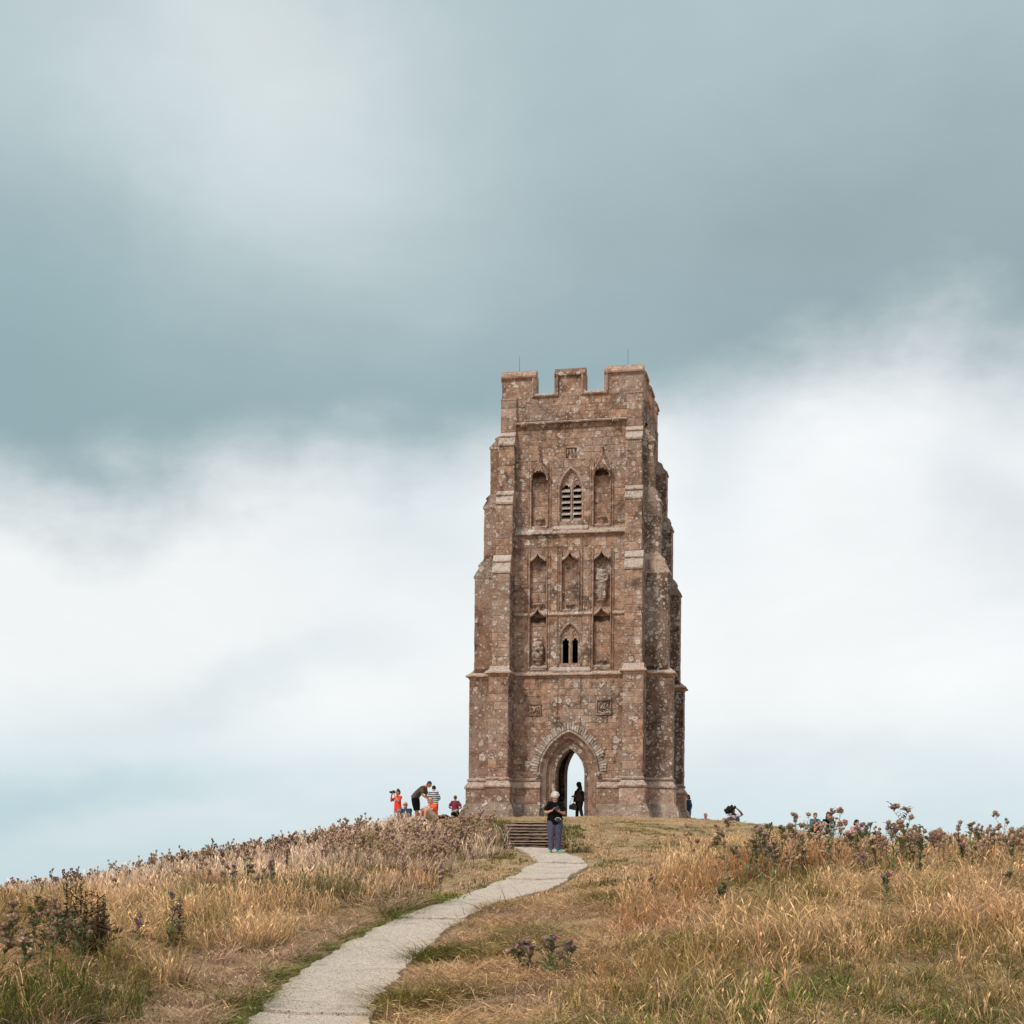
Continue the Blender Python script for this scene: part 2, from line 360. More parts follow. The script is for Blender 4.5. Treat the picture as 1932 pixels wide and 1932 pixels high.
for x, y, z in [(-4.6, 0, -.2), (4.6, 0, -.2), (0, -3, -.2), (0, -1, -.15), (0, 3, -.15), (0, 6.5, -.05), (-4.5, 6.4, -.3), (4.6, 6.4, -.2), (0, 11, -.25), (-1, 20, -2.2), (10, 16, -2.5), (-12, 14, -4)]: CP.append(tow(x, y, z))
for p in [(0, 0, -.15), (-6, 1, -.3), (7, 1, -.2), (0, -15, -1.6), (-18, -5, -2.5), (20, -5, -2.0), (-25, 20, -2.2), (-30, 45, -3.0), (27, 22, .2), (32, 45, -1.5), (25, 65, -2.0), (18, 33, 1.7)]: CP.append(Vector(p))
CPA = np.array([tuple(p) for p in CP])
def tps(P): r2 = P; return np.where(r2 > 1e-9, .5*r2*np.log(np.maximum(r2, 1e-9)), 0)
def _fit():
    X = CPA[:, :2]; n = len(X); D = ((X[:, None]-X[None])**2).sum(-1)
    K = tps(D) + np.eye(n)*3.0; Pm = np.c_[np.ones(n), X]
    A = np.zeros((n+3, n+3)); A[:n, :n] = K; A[:n, n:] = Pm; A[n:, :n] = Pm.T
    return np.linalg.solve(A, np.r_[CPA[:, 2], 0, 0, 0])
WT = _fit()
_ng = rng.random((256, 256))
def vnoise(x, y, s):
    x = np.asarray(x)*s+37.3; y = np.asarray(y)*s+81.9
    xi = np.floor(x).astype(int); yi = np.floor(y).astype(int); fx = x-xi; fy = y-yi; fx = fx*fx*(3-2*fx); fy = fy*fy*(3-2*fy)
    g = lambda a, b_: _ng[a % 256, b_ % 256]
    return (g(xi, yi)*(1-fx)+g(xi+1, yi)*fx)*(1-fy) + (g(xi, yi+1)*(1-fx)+g(xi+1, yi+1)*fx)*fy
def HS(x, y):
    """smooth ground height"""
    x = np.atleast_1d(np.asarray(x, float)); y = np.atleast_1d(np.asarray(y, float)); shp = x.shape; x = x.ravel(); y = y.ravel()
    z = np.empty(len(x))
    xc = np.clip(x, -45, 45); yc = np.clip(y, -30, 95)
    for i in range(0, len(x), 20000):
        D = (xc[i:i+20000, None]-CPA[None, :, 0])**2 + (yc[i:i+20000, None]-CPA[None, :, 1])**2
        z[i:i+20000] = tps(D) @ WT[:-3] + WT[-3] + WT[-2]*xc[i:i+20000] + WT[-1]*yc[i:i+20000]
    r = np.hypot(x-2, y-40); far = 2.0 - 155*(1-np.exp(-(np.maximum(r-20, 0)/190)**1.6))
    far += (vnoise(x, y, 1/300.)-.5)*6*np.clip((r-400)/800, 0, 1)
    wgt = np.clip((r-38)/30, 0, 1); wgt = wgt*wgt*(3-2*wgt)
    return (z*(1-wgt) + np.minimum(far, 1.5)*wgt).reshape(shp)
def hs(x, y): return float(HS(x, y)[0])
def hit(u, v, d0=11.0, d1=90.0):
    r = ray(u, v); d = np.arange(d0, d1, .08); X = r.x*d; Y = d; Z = EYE + r.z*d
    below = Z < HS(X, Y)
    i = int(np.argmax(below)) if below.any() else len(d)-1
    return float(X[i]), float(Y[i])
def poly_w(pts): return np.array([hit(u, v) for u, v in pts])
def inside(poly, x, y):
    c = np.zeros(len(x), bool); n = len(poly)
    for i in range(n):
        x1, y1 = poly[i]; x2, y2 = poly[(i+1) % n]
        if y1 == y2: continue
        k = ((y1 > y) != (y2 > y)) & (x < (x2-x1)*(y-y1)/(y2-y1)+x1); c ^= k
    return c
def segdist(poly, x, y):
    d = np.full(len(x), 1e9)
    for i in range(len(poly)-1):
        a = poly[i]; ab = poly[i+1]-a; L = max((ab**2).sum(), 1e-9)
        t = np.clip(((x-a[0])*ab[0]+(y-a[1])*ab[1])/L, 0, 1)
        d = np.minimum(d, np.hypot(x-a[0]-t*ab[0], y-a[1]-t*ab[1]))
    return d
WL = np.array([tuple(at(u, v, pd(v)))[:2] for u, v in PL]); WR = np.array([tuple(at(u, v, pd(v)))[:2] for u, v in PR])
# carry the path on towards the camera, out of frame
dl = (WL[0]-WL[1]); dl /= np.hypot(*dl)
WL = np.vstack([WL[0]+dl*9+[.6, 0], WL[0]+dl*4, WL]); WR = np.vstack([WR[0]+dl*9+[.6, 0], WR[0]+dl*4, WR])
PATHP = np.vstack([WL, WR[::-1]])
stepc = at(1010, 1599, 41.4)
SX0, SX1 = stepc.x-.75, stepc.x+.84      # steps run between these
STEP = np.array([(SX0-.0, 41.2), (SX1, 41.2), (SX1+.1, 45.9), (SX0+.1, 45.9)])
STZ0 = hs(stepc.x, 41.5); STZ1 = at(1005, 1552.5, 45.6).z
def H(x, y):
    x = np.atleast_1d(x).astype(float); y = np.atleast_1d(y).astype(float); z = HS(x, y)
    near = (y > -5) & (y < 60) & (abs(x) < 30)
    rough = (vnoise(x, y, .5)-.5)*.10 + (vnoise(x, y, 1.7)-.5)*.06
    tall = (vnoise(x+9, y, .9)-.5)*.10
    dpx = np.full(x.shape, 5.0); k = near.nonzero()
    ins = inside(PATHP, x[k], y[k]); de = np.minimum(segdist(WL, x[k], y[k]), segdist(WR, x[k], y[k]))
    dpx[k] = np.where(ins, -de, de)
    amp = np.clip((dpx+.05)/.8, 0, 1)*near
    z = z + (rough+tall)*amp
    z = z - np.clip((.12-dpx)/.12, 0, 1)*.06*(dpx < .12)
    lv = STZ0 + (STZ1-STZ0)*np.clip((y-41.3)/4.2, 0, 1)
    nr = (y > 41.2) & (y < 48.4) & (x > SX0-1.3) & (x < SX1+1.6); st = (y > 41.3) & (y < 48.3) & (x > SX0-.12) & (x < SX1+.04)
    ed = np.clip(1-np.maximum(SX0-.1-x, x-SX1)/1.2, 0, 1)
    z = np.where(nr & ~st, z*(1-ed)+np.maximum(z, lv+.04)*ed, z); z = np.where(st, lv-.45, z)
    return z
def axis(lo, hi, step, outs):
    c = list(np.arange(lo, hi+1e-6, step)); s = step
    a = hi; up = []
    while a < outs: s *= 1.18; a += s; up.append(a)
    s = step; a = lo; dn = []
    while a > -outs: s *= 1.18; a -= s; dn.append(a)
    return np.array(dn[::-1]+c+up)
gx = axis(-17, 19, .16, 6500); gy = axis(9, 68, .2, 6500)
GX, GY = np.meshgrid(gx, gy); GZ = H(GX.ravel(), GY.ravel())
V = np.c_[GX.ravel(), GY.ravel(), GZ]; nx, ny = len(gx), len(gy)
ii = (np.arange(ny-1)[:, None]*nx + np.arange(nx-1)[None]).ravel()
FQ = np.c_[ii, ii+1, ii+nx+1, ii+nx]
def np_mesh(name, V, Fc, m_):
    me = bpy.data.meshes.new(name); me.vertices.add(len(V)); me.vertices.foreach_set('co', np.asarray(V, np.float32).ravel())
    k = Fc.shape[1]; me.loops.add(Fc.size); me.loops.foreach_set('vertex_index', Fc.astype(np.int32).ravel())
    me.polygons.add(len(Fc)); me.polygons.foreach_set('loop_start', (np.arange(len(Fc))*k).astype(np.int32))
    me.update(calc_edges=True); me.materials.append(m_); return me
me = np_mesh('ground', V, FQ, M['ground']); me.shade_smooth()
go = bpy.data.objects.new('ground', me); col.objects.link(go); tag(go, kind='structure')
print('ground', len(V))

# ------------------------------------------------------------------ the path: concrete slabs divided by joints
def smooth_edge(W, n):
    s = np.r_[0, np.cumsum(np.hypot(*np.diff(W, axis=0).T))]; s /= s[-1]; t = np.linspace(0, 1, n)
    return np.c_[np.interp(t, s, W[:, 0]), np.interp(t, s, W[:, 1])]
path = empty('path', tuple(at(700, 1800, pd(1800)))); path['kind'] = 'structure'
NP = 420; eL = smooth_edge(WL, NP); eR = smooth_edge(WR, NP)
jit = lambda W, k: W + np.c_[(vnoise(W[:, 0]*3+k, W[:, 1]*3, 1.3)-.5)*.14 + (vnoise(W[:, 0]*9+k, W[:, 1]*9, 1.1)-.5)*.05, np.zeros(len(W))]
eL = jit(eL, 5); eR = jit(eR, 60)
mid_v = (eL+eR)/2
def mid_index(v):       # index along the path whose centre is at picture height v
    d = pd(v); return int(np.argmin(abs(mid_v[:, 1]-d)))
cuts = [0] + [mid_index(v) for v in (1917, 1736, 1661, 1630, 1600)]+[NP-1]
cuts = sorted(set(cuts)); NC = 14; pl = path.location
for a, bb in zip(cuts[:-1], cuts[1:]):
    if bb-a < 4: continue
    sk = random.uniform(-.5, .5)
    rows = []
    for i in range(a, bb+1):
        row = []
        for j in range(NC+1):
            t = j/NC; p = eL[i]*(1-t)+eR[i]*t
            row.append((p[0], p[1]))
        rows.append(row)
    arr = np.array(rows); zz = HS(arr[:, :, 0].ravel(), arr[:, :, 1].ravel()).reshape(arr.shape[:2])
    zz = zz + .012 + (vnoise(arr[:, :, 0].ravel(), arr[:, :, 1].ravel(), 2.5).reshape(zz.shape)-.5)*.02
    # joint: the two ends of each slab dip and stop short
    arr[0, :, 1] += .03+.06*rng.random(NC+1); arr[-1, :, 1] -= .03+.02*rng.random(NC+1); zz += .030*(1-np.arange(len(rows))/max(1, len(rows)-1))[:, None]
    mbp = MB(); R3 = [[(arr[i, j, 0]-pl.x, arr[i, j, 1]-pl.y, zz[i, j]-pl.z) for j in range(NC+1)] for i in range(len(rows))]
    bot = lambda r_: [(p[0], p[1], p[2]-.12) for p in r_]
    R3 = [[(r_[0][0], r_[0][1], r_[0][2]-.1)] + r_ + [(r_[-1][0], r_[-1][1], r_[-1][2]-.1)] for r_ in R3]
    mbp.sweep([bot(R3[0])]+R3+[bot(R3[-1])])
    o = mbp.build('path_slab', M['concrete'], path, smooth=False)

# ------------------------------------------------------------------ the steps
steps = empty('steps', (SX0, 41.5, 0), label='flight of worn stone steps climbing from the path to the tower terrace', cat='steps')
so_ = steps.location
SZ = [0, .115, .21, .345, .48, .62, .73, .87, 1.0]
zb = hs(stepc.x, 41.5); ztop = at(1005, 1552.5, 45.6).z; NS = 8
for i in range(NS):
    z1 = zb + (ztop-zb)*SZ[i+1]; z0 = zb + (ztop-zb)*SZ[i]-.12; y0 = 41.45+i*.52; y1 = y0+.60 if i < NS-1 else y0+3.0
    xa = SX0 - so_.x + (.0 if i < 3 else -.16 if i < 6 else -.06)+random.uniform(-.09, .06); xb = SX1-so_.x+random.uniform(-.04, .04) + (0 if i < NS-1 else .0)
    mr_ = MB(); n = 14
    rows = []
    for k in range(n+1):
        x = xa+(xb-xa)*k/n; w_ = random.uniform(-.03, .03); q = random.uniform(-.012, .012)
        rows.append([(x, y0-so_.y+w_+.02, z0), (x, y0-so_.y+w_, z1-.055+q), (x, y0-so_.y+.03, z1-.052+q), (x, y1-so_.y, z1-.052+q)])
    mr_.sweep(rows); st = mr_.build('step', M['step_riser'] if i < NS-1 else M['step_tread'], steps, fix=True)
    mt = MB(); rows = []
    for k in range(n+1):
        x = xa+(xb-xa)*k/n; w_ = random.uniform(-.008, .008); q = random.uniform(-.006, .006)
        rows.append([(x, y0-so_.y-.025+w_, z1-.02+q), (x, y0-so_.y-.03+w_, z1-.006+q), (x, y0-so_.y-.005+w_, z1+q), (x, y1-so_.y, z1+q)])
    mt.sweep(rows); mt.build('tread', M['step_tread'], st, fix=True)

slab = MB(); slab.box(-.30, .85, -.15, .9, -.28, .0); o = slab.build('paving_slab', M['step_tread'], None); o.location = (SX1+.30, 46.6, float(H(SX1+.7, 46.5)[0])+.02)
tag(o, 'pale flat paving slab beside the top of the steps below the doorway', 'paving slab')
# ------------------------------------------------------------------ the tower
tower = empty('stone_tower', tuple(T0), -TH, 'tall roofless brown sandstone church tower with battlements, buttresses and a pointed doorway', 'tower')
HW, DP, ZT = 3.2, 6.4, 18.9
def arc_pt(w_, h, spring, r_, t, side):
    """pointed arch family: t 0 ground, .. ; returns x,z for parameter t in [0,1] over the arc"""
    Rr = (w_*w_+h*h)/(2*w_); cx = w_-Rr; RR = Rr+r_; am = math.acos(max(-1, min(1, -cx/RR)))
    a = am*t; return side*(cx+RR*math.cos(a)), spring+RR*math.sin(a)
def arch_poly(w_, h, spring, r_=0.0, n=10):
    """right half from spring to apex"""
    return [arc_pt(w_, h, spring, r_, i/n, 1) for i in range(n+1)]
def arch_half(w_, h, spring, r_, z):
    """half width of the opening at height z"""
    if z <= spring: return w_+r_
    Rr = (w_*w_+h*h)/(2*w_); cx = w_-Rr; RR = Rr+r_; q = RR*RR-(z-spring)**2
    return max(0.0, cx+math.sqrt(q)) if q > 0 else 0.0
FR = lambda y0: (lambda a, p, q: (p, a, q))
def half_wall(mb, x_out, z0, z1, w_, h, spring, r_, sill, y0, y1):
    for s in (1, -1):
        ap = arch_poly(w_, h, spring, r_)
        poly = []
        if sill > z0: poly += [(0, z0)]
        else: poly += [(w_+r_, z0)]
        poly += [(x_out, z0), (x_out, z1), (0, z1)] + list(reversed(ap))
        if sill > z0: poly += [(w_+r_, sill), (0, sill)]
        mb.prism([(s*p, q) for p, q in poly], lambda a, p, q: (p, a, q), y0, y1)
DOOR = (.64, 1.17, 1.95)        # half width, rise, spring
WINM = (.47, .85, 7.86)         # traceried window of the middle stage
WINU = (.50, 1.02, 14.66)       # belfry window
core = MB()
# structural front wall behind the face skin
half_wall(core, HW-.9, -2.0, 6.35, *DOOR, .02, -9, .30, 1.0)
half_wall(core, HW-.9, 6.35, 12.75, *WINM, -.02, 6.98, .30, 1.0)
half_wall(core, HW-.9, 12.75, ZT, *WINU, -.02, 13.38, .30, 1.0)
# face skin, 0.3 thick, with niches and openings left out
skin = MB()
def rect(x0, x1, z0, z1): skin.box(x0, x1, 0, .298, z0, z1)
half_wall(skin, HW, -2.0, 6.35, *DOOR, .60, -9, 0, .298)
NW = .37; NXS = (-1.46, 0.0, 1.44)
LOWN, TOPN = 9.32, 12.05
for x0, x1 in ((-HW, NXS[0]-NW), (NXS[0]+NW, -.52), (.52, NXS[2]-NW), (NXS[2]+NW, HW)): rect(x0, x1, 6.35, 12.75)
for k in (0, 2):
    x0, x1 = NXS[k]-NW, NXS[k]+NW
    rect(x0, x1, 6.35, 6.72); rect(x0, x1, TOPN, 12.75)
rect(-.52, -NW, LOWN, TOPN); rect(NW, .52, LOWN, TOPN); rect(-.52, .52, TOPN, 12.75)
half_wall(skin, .52, 6.35, LOWN, *WINM, 0.0, 6.95, 0, .298)
UXS = (-1.43, 1.41); UW = .36
for x0, x1 in ((-HW, UXS[0]-UW), (UXS[0]+UW, -.56), (.56, UXS[1]-UW), (UXS[1]+UW, HW)): rect(x0, x1, 12.75, ZT)
for x in UXS: rect(x-UW, x+UW, 12.75, 13.1); rect(x-UW, x+UW, 15.62, ZT)
half_wall(skin, .56, 12.75, 16.12, *WINU, .0, 13.35, 0, .298)
rect(-.56, -.27, 16.12, 16.70); rect(.27, .56, 16.12, 16.70); rect(-.56, .56, 16.70, ZT)
skin.box(-.26, .26, .12, .298, 16.125, 16.695)
core.box(-HW, -HW+.9, .302, DP, -2.5, ZT); core.box(HW-.9, HW, .302, DP, -2.5, ZT)
core.box(-HW+.9, HW-.9, 1.0, DP-1.0, 17.6, 17.9)  # unseen roof slab, added to keep the inside of the tower dark
half_wall(core, HW-.9, -2.5, ZT, 1.12, 1.75, 2.3, 0, -9, DP-.9, DP)
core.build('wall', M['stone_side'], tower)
skin.build('wall_face', M['stone'], tower)

# buttresses: stages (z0, z1, x_in, x_out, front projection, side projection)
ST = [(-2.0, 6.36, 2.56, 3.46, 1.18, 1.42), (6.36, 11.0, 2.57, 3.37, .98, 1.20), (11.0, 14.15, 2.53, 3.29, .68, .79), (14.15, 16.85, 2.52, 3.24, .42, .51), (16.85, 18.88, 2.51, 3.215, .15, 0.0)]
WT_ = [6.78, 11.78, 14.72, 17.42, 19.0]
BUTF = []     # rectangles that get facing stones: (frame fn, a0, a1, z0, z1, o)
def buttress(fr, oi, widths, vis, side=False):
    mb = MB()
    for k, s_ in enumerate(ST):
        a0, a1 = widths(s_); p = s_[4+oi]
        if p <= 0: continue
        pn = ST[k+1][4+oi] if k+1 < len(ST) else -.02
        z0, z1, zt = s_[0], s_[1], WT_[k]
        mb.prism([(-.02, z0), (p, z0), (p, z1), (-.02, z1)], lambda a, q, z: fr(a, q, z), a0, a1)
        if vis: BUTF.append((fr, a0, a1, max(z0, 1.75) if k == 0 else WT_[k-1], z1-.12, p, side))
        if k == 0: prof = [(-.02, z1), (p, z1), (pn, zt), (-.02, zt)]
        elif k == 4: prof = [(-.02, z1), (p+.02, z1), (p+.02, z1+.05), (-.02, zt)]
        else:
            pm = (p+pn)/2+.02; zm = (z1+zt)/2
            prof = [(-.02, z1-.1), (p+.06, z1-.1), (p+.07, z1-.02), (pm+.01, zm-.02), (pm+.01, zm+.03), (pm+.05, zm+.05), (pm+.05, zm+.09), (pn, zt), (-.02, zt)]
        mb2 = MB(); mb2.prism(prof, lambda a, q, z: fr(a, q, z), a0-.012, a1+.012)
        if k: mb2.build('weathering', M['stone_trim'] if k == 4 else M['stone_grey'], tower)
        else: mb.prism(prof, lambda a, q, z: fr(a, q, z), a0, a1)
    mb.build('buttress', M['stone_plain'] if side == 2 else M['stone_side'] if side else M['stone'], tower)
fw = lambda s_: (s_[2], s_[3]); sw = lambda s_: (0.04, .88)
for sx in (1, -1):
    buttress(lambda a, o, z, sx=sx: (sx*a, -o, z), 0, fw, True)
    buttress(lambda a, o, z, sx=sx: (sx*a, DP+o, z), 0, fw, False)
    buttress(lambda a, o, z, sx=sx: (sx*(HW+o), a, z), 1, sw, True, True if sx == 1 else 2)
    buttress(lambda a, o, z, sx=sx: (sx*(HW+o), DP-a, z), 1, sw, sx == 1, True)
# plan outline, right half, from the doorway round to the back; mirrored for the left
def outline(k, door):
    s_ = ST[k]; a0, a1, p, q = s_[2], s_[3], s_[4], s_[5]
    rt = [(door, 0), (a0, 0), (a0, -p), (a1, -p), (a1, .04), (HW+q, .04), (HW+q, .88), (HW, .88), (HW, DP-.88), (HW+q, DP-.88), (HW+q, DP-.04), (a1, DP-.04), (a1, DP+p), (a0, DP+p), (a0, DP), (1.5, DP)]
    return rt
def offs(pl_, o):
    res = []; n = len(pl_)
    for i, (x, y) in enumerate(pl_):
        def nrm(a, b_):
            dx, dy = b_[0]-a[0], b_[1]-a[1]; L = math.hypot(dx, dy); return (dy/L, -dx/L)
        ns = []
        if i > 0: ns.append(nrm(pl_[i-1], pl_[i]))
        if i < n-1: ns.append(nrm(pl_[i], pl_[i+1]))
        if len(ns) == 2 and (abs(ns[0][0]-ns[1][0]) > .1 or abs(ns[0][1]-ns[1][1]) > .1): d = (ns[0][0]+ns[1][0], ns[0][1]+ns[1][1])
        else: d = ns[0]
        res.append((x+d[0]*o, y+d[1]*o))
    return res
def band(name, pl_, prof, mt_, wob=.0):
    for sx in (1, -1):
        mb = MB(); rows = []
        # subdivide for wobble
        cols = [offs(pl_, o) for o, z in prof]
        for i in range(len(pl_)-1):
            L = math.hypot(pl_[i+1][0]-pl_[i][0], pl_[i+1][1]-pl_[i][1]); m_ = max(1, int(L/.25)) if wob else 1
            for k in range(m_ if i < len(pl_)-2 else m_+1):
                t = k/m_; w1 = random.uniform(-wob, wob) if 0 < k < m_ else 0
                rows.append([(sx*(c[i][0]*(1-t)+c[i+1][0]*t), c[i][1]*(1-t)+c[i+1][1]*t, prof[j][1]+w1*(1 if j else 0)) for j, c in enumerate(cols)])
        mb.sweep(rows); mb.build(name, mt_, tower)
gp = outline(0, 1.28)
band('plinth_moulding', gp, [(-.01, 1.80), (.07, 1.74), (.07, 1.67), (.02, 1.62), (.04, 1.60), (.17, 1.40), (.18, 1.33), (.12, 1.27)], M['stone_trim'], .012)
band('plinth', gp, [(.118, 1.30), (.118, .62)], M['stone'], 0)
band('plinth_footing', gp, [(.119, .64), (.20, .54), (.30, .30), (.33, .27), (.36, .0), (.44, -.05), (.46, -2.2)], M['stone_base'], .02)
band('string_course', outline(0, 0.0), [(-.24, 6.80), (.0, 6.58), (.15, 6.46), (.16, 6.40), (.04, 6.36), (.03, 6.30), (-.02, 6.26)], M['stone_trim'], .008)
def wall_string(z, prof, x0, x1, name='string_course', mt_=None):
    mb = MB(); rows = []; n = max(2, int((x1-x0)/.25))
    for i in range(n+1):
        x = x0+(x1-x0)*i/n; w1 = random.uniform(-.008, .008); rows.append([(x, y+w1*.5, z+q+w1) for y, q in prof])
    mb.sweep(rows); return mb.build(name, mt_ or M['stone_trim'], tower)
for sx, (x0, x1) in ((1, (-2.52, 2.52)),):
    wall_string(12.75, [(.02, .42), (-.03, .22), (-.15, .10), (-.18, .03), (-.17, -.01), (-.06, -.03), (-.05, -.10), (0, -.14)], x0, x1)
    wall_string(17.75, [(.01, .14), (-.20, .08), (-.25, .03), (-.24, -.03), (-.12, -.05), (-.09, -.16), (-.05, -.24), (0, -.26)], x0, x1)
    for a0, a1 in ((-2.55, -1.93), (-1.0, 1.0), (1.93, 2.55)):
        wall_string(9.12, [(.0, .16), (-.07, .05), (-.08, 0), (0, -.07)], a0, a1)
# strings on the right-hand wall
for z in (9.12, 12.75, 17.75):
    mb = MB(); rows = [[(HW+o, y, z+q) for o, q in ((-.01, .14), (.13, .06), (.13, 0), (0, -.12))] for y in np.linspace(.9, DP-.9, 8)]
    mb.sweep(rows); mb.build('string_course', M['stone_trim'], tower)
# gargoyles on the top string
for x in (-2.13, 2.0):
    mb = MB(); mb.ball((x, -.22, 17.72), (.12, .20, .11), 9, 7); mb.ball((x+.02, -.40, 17.68), (.08, .09, .08), 8, 6); mb.ball((x-.09, -.2, 17.66), (.07, .12, .07), 7, 5); mb.ball((x+.1, -.2, 17.66), (.07, .12, .07), 7, 5)
    mb.build('gargoyle', M['stone_trim'], tower, smooth=True)

# facing stones
ub = MB()   # unit block: back rect .. proud bevelled front, built facing -Y in a unit cell centred on x,z
e = .03
ub.add([(-.5, 0, -.5), (.5, 0, -.5), (.5, 0, .5), (-.5, 0, .5), (-.5, -.6, -.5), (.5, -.6, -.5), (.5, -.6, .5), (-.5, -.6, .5), (-.5+e, -1, -.5+e), (.5-e, -1, -.5+e), (.5-e, -1, .5-e), (-.5+e, -1, .5-e)],
       [(0, 1, 5, 4), (1, 2, 6, 5), (2, 3, 7, 6), (3, 0, 4, 7), (4, 5, 9, 8), (5, 6, 10, 9), (6, 7, 11, 10), (7, 4, 8, 11), (8, 9, 10, 11)])
unit = ub.build('ashlar_stone', M['stone'], None); unit_me = unit.data; bpy.data.objects.remove(unit)
unit_side = unit_me.copy(); unit_side.materials[0] = M['stone_side']
uv = np.array(ub.v)
BLK = []      # (size, frame, a, z, wa, hz, o, proud, side)
def courses(fr, a0, a1, z0, z1, o, excl=None, side=False, ch=(.27, .37)):
    z = z0
    while z < z1-.08:
        h = min(random.uniform(*ch), z1-z)
        if z1-z-h < .1: h = z1-z
        iv = [(a0, a1)]
        if excl:
            for (e0, e1) in excl(z, z+h):
                nv = []
                for p, q in iv:
                    if e1 <= p or e0 >= q: nv.append((p, q)); continue
                    if e0 > p: nv.append((p, e0))
                    if e1 < q: nv.append((e1, q))
                iv = nv
        for p, q in iv:
            if q-p < .06: continue
            x = p
            while x < q-1e-3:
                L = random.uniform(.34, .75)
                if q-x-L < .22: L = q-x
                L = min(L, q-x)
                BLK.append((fr, x+L/2, z+h/2, L-.014, h-.014, o, random.uniform(.010, .028), side)); x += L
        z += h
ff = lambda a, o, z: (a, -o, z)
def ex_ground(z0, z1):
    zm = (z0+z1)/2; wd = arch_half(*DOOR, 1.13, max(z0, 0)) if z0 > 2.1 else arch_half(*DOOR, .70, z0)
    r_ = [(-wd, wd)] if wd > 0 else []
    if z1 > 4.58 and z0 < 5.2: r_.append((-1.97, -1.25))
    if z1 > 4.6 and z0 < 5.32: r_.append((1.2, 1.92))
    return r_
def ex_mid(z0, z1):
    r_ = []
    for k, x in enumerate(NXS):
        if k != 1 and z1 > 6.7: r_.append((x-NW-.22, x+NW+.22))
        if k == 1 and z0 > 9.15: r_.append((x-NW-.22, x+NW+.22))
    if z0 < 8.95: r_.append((-.56, .56))
    if z0 > 12.1: r_ = []
    return r_
def ex_up(z0, z1):
    r_ = []
    for x in UXS:
        if z0 < 15.9: r_.append((x-UW-.2, x+UW+.2))
    if z0 < 15.85: wd = .60 if z0 < 14.66 else arch_half(*WINU, .1, z0)+.02; r_.append((-wd, wd))
    if z1 > 16.1 and z0 < 16.72: r_.append((-.3, .3))
    return r_
courses(ff, -2.56, 2.56, 1.8, 6.28, 0, ex_ground)
courses(ff, -2.57, 2.57, 6.82, 12.62, 0, ex_mid)
courses(ff, -2.53, 2.53, 13.18, 17.55, 0, ex_up)
courses(ff, -2.53, 2.53, 17.9, 19.12, 0)
for fr, a0, a1, z0, z1, p, sd_ in BUTF: courses(fr, a0, a1, z0, z1, p, None, sd_, (.30, .42))
# inner side faces of the front buttresses that look to the right, and the right-hand wall
for k, s_ in enumerate(ST):
    z0 = 1.8 if k == 0 else WT_[k-1]
    courses(lambda a, o, z: (-s_[2]+o, a, z), -s_[4], -.02, z0, s_[1]-.12, 0, None, True) if False else None
    for X in (-s_[2], s_[3]):
        def fr2(a, o, z, X=X): return (X+o, a, z)
        courses(fr2, -s_[4], -.02, z0, s_[1]-.12, 0, None, True)
courses(lambda a, o, z: (HW+o, a, z), .9, DP-.9, 1.8, 18.9, 0, None, True)
# niche backs
nb_rect = [(NXS[0]-NW, NXS[0]+NW, 6.72, 12.0), (NXS[2]-NW, NXS[2]+NW, 6.72, 12.0), (-NW, NW, LOWN, 12.0), (UXS[0]-UW, UXS[0]+UW, 13.1, 15.6), (UXS[1]-UW, UXS[1]+UW, 13.1, 15.6)]
for x0, x1, z0, z1 in nb_rect:
    nbk = MB(); nbk.box(x0, x1, .165, .30, z0-.05, z1+.1); nbk.build('niche_back', M['stone'], tower); courses(lambda a, o, z: (a, .165-o, z), x0, x1, z0, z1, 0, None, False, (.4, .6))
for x0, x1, z0, z1 in nb_rect:      # dark strips under the canopies: black crust, with canopy shade painted in
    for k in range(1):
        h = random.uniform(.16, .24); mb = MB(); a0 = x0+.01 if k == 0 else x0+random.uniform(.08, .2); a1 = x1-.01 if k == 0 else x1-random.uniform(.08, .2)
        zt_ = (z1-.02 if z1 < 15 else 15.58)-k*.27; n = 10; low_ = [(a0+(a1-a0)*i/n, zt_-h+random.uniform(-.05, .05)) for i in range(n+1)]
        mb.prism([(a0, zt_)]+low_+[(a1, zt_)], lambda a, p, q: (p, a, q), .128-.006*k, .17); mb.build('stain_shade_strip', M['stone_crust_shade'], tower)
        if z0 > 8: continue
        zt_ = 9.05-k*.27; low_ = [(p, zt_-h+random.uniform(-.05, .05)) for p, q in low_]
        mb = MB(); mb.prism([(a0, zt_)]+low_+[(a1, zt_)], lambda a, p, q: (p, a, q), .128-.006*k, .17); mb.build('stain_shade_strip', M['stone_crust_shade'], tower)
# plinth walls
for x0, x1 in ((-2.44, -1.30), (1.30, 2.44)): courses(lambda a, o, z: (a, -.12-o, z), x0, x1, .64, 1.28, 0, None)
def place_block(B):
    fr, a, z, L, h, o, pr, sd_ = B
    P0 = Vector(fr(a, o, z)); A = Vector(fr(a+1, o, z))-P0; O = Vector(fr(a, o+1, z))-P0
    ob = bpy.data.objects.new('stone', unit_side if sd_ else unit_me); col.objects.link(ob); ob.parent = tower
    A *= L; O_ = O*pr; rot = Matrix(((A.x, -O_.x, 0, P0.x), (A.y, -O_.y, 0, P0.y), (0, 0, h, P0.z), (0, 0, 0, 1)))
    ob.matrix_local = rot
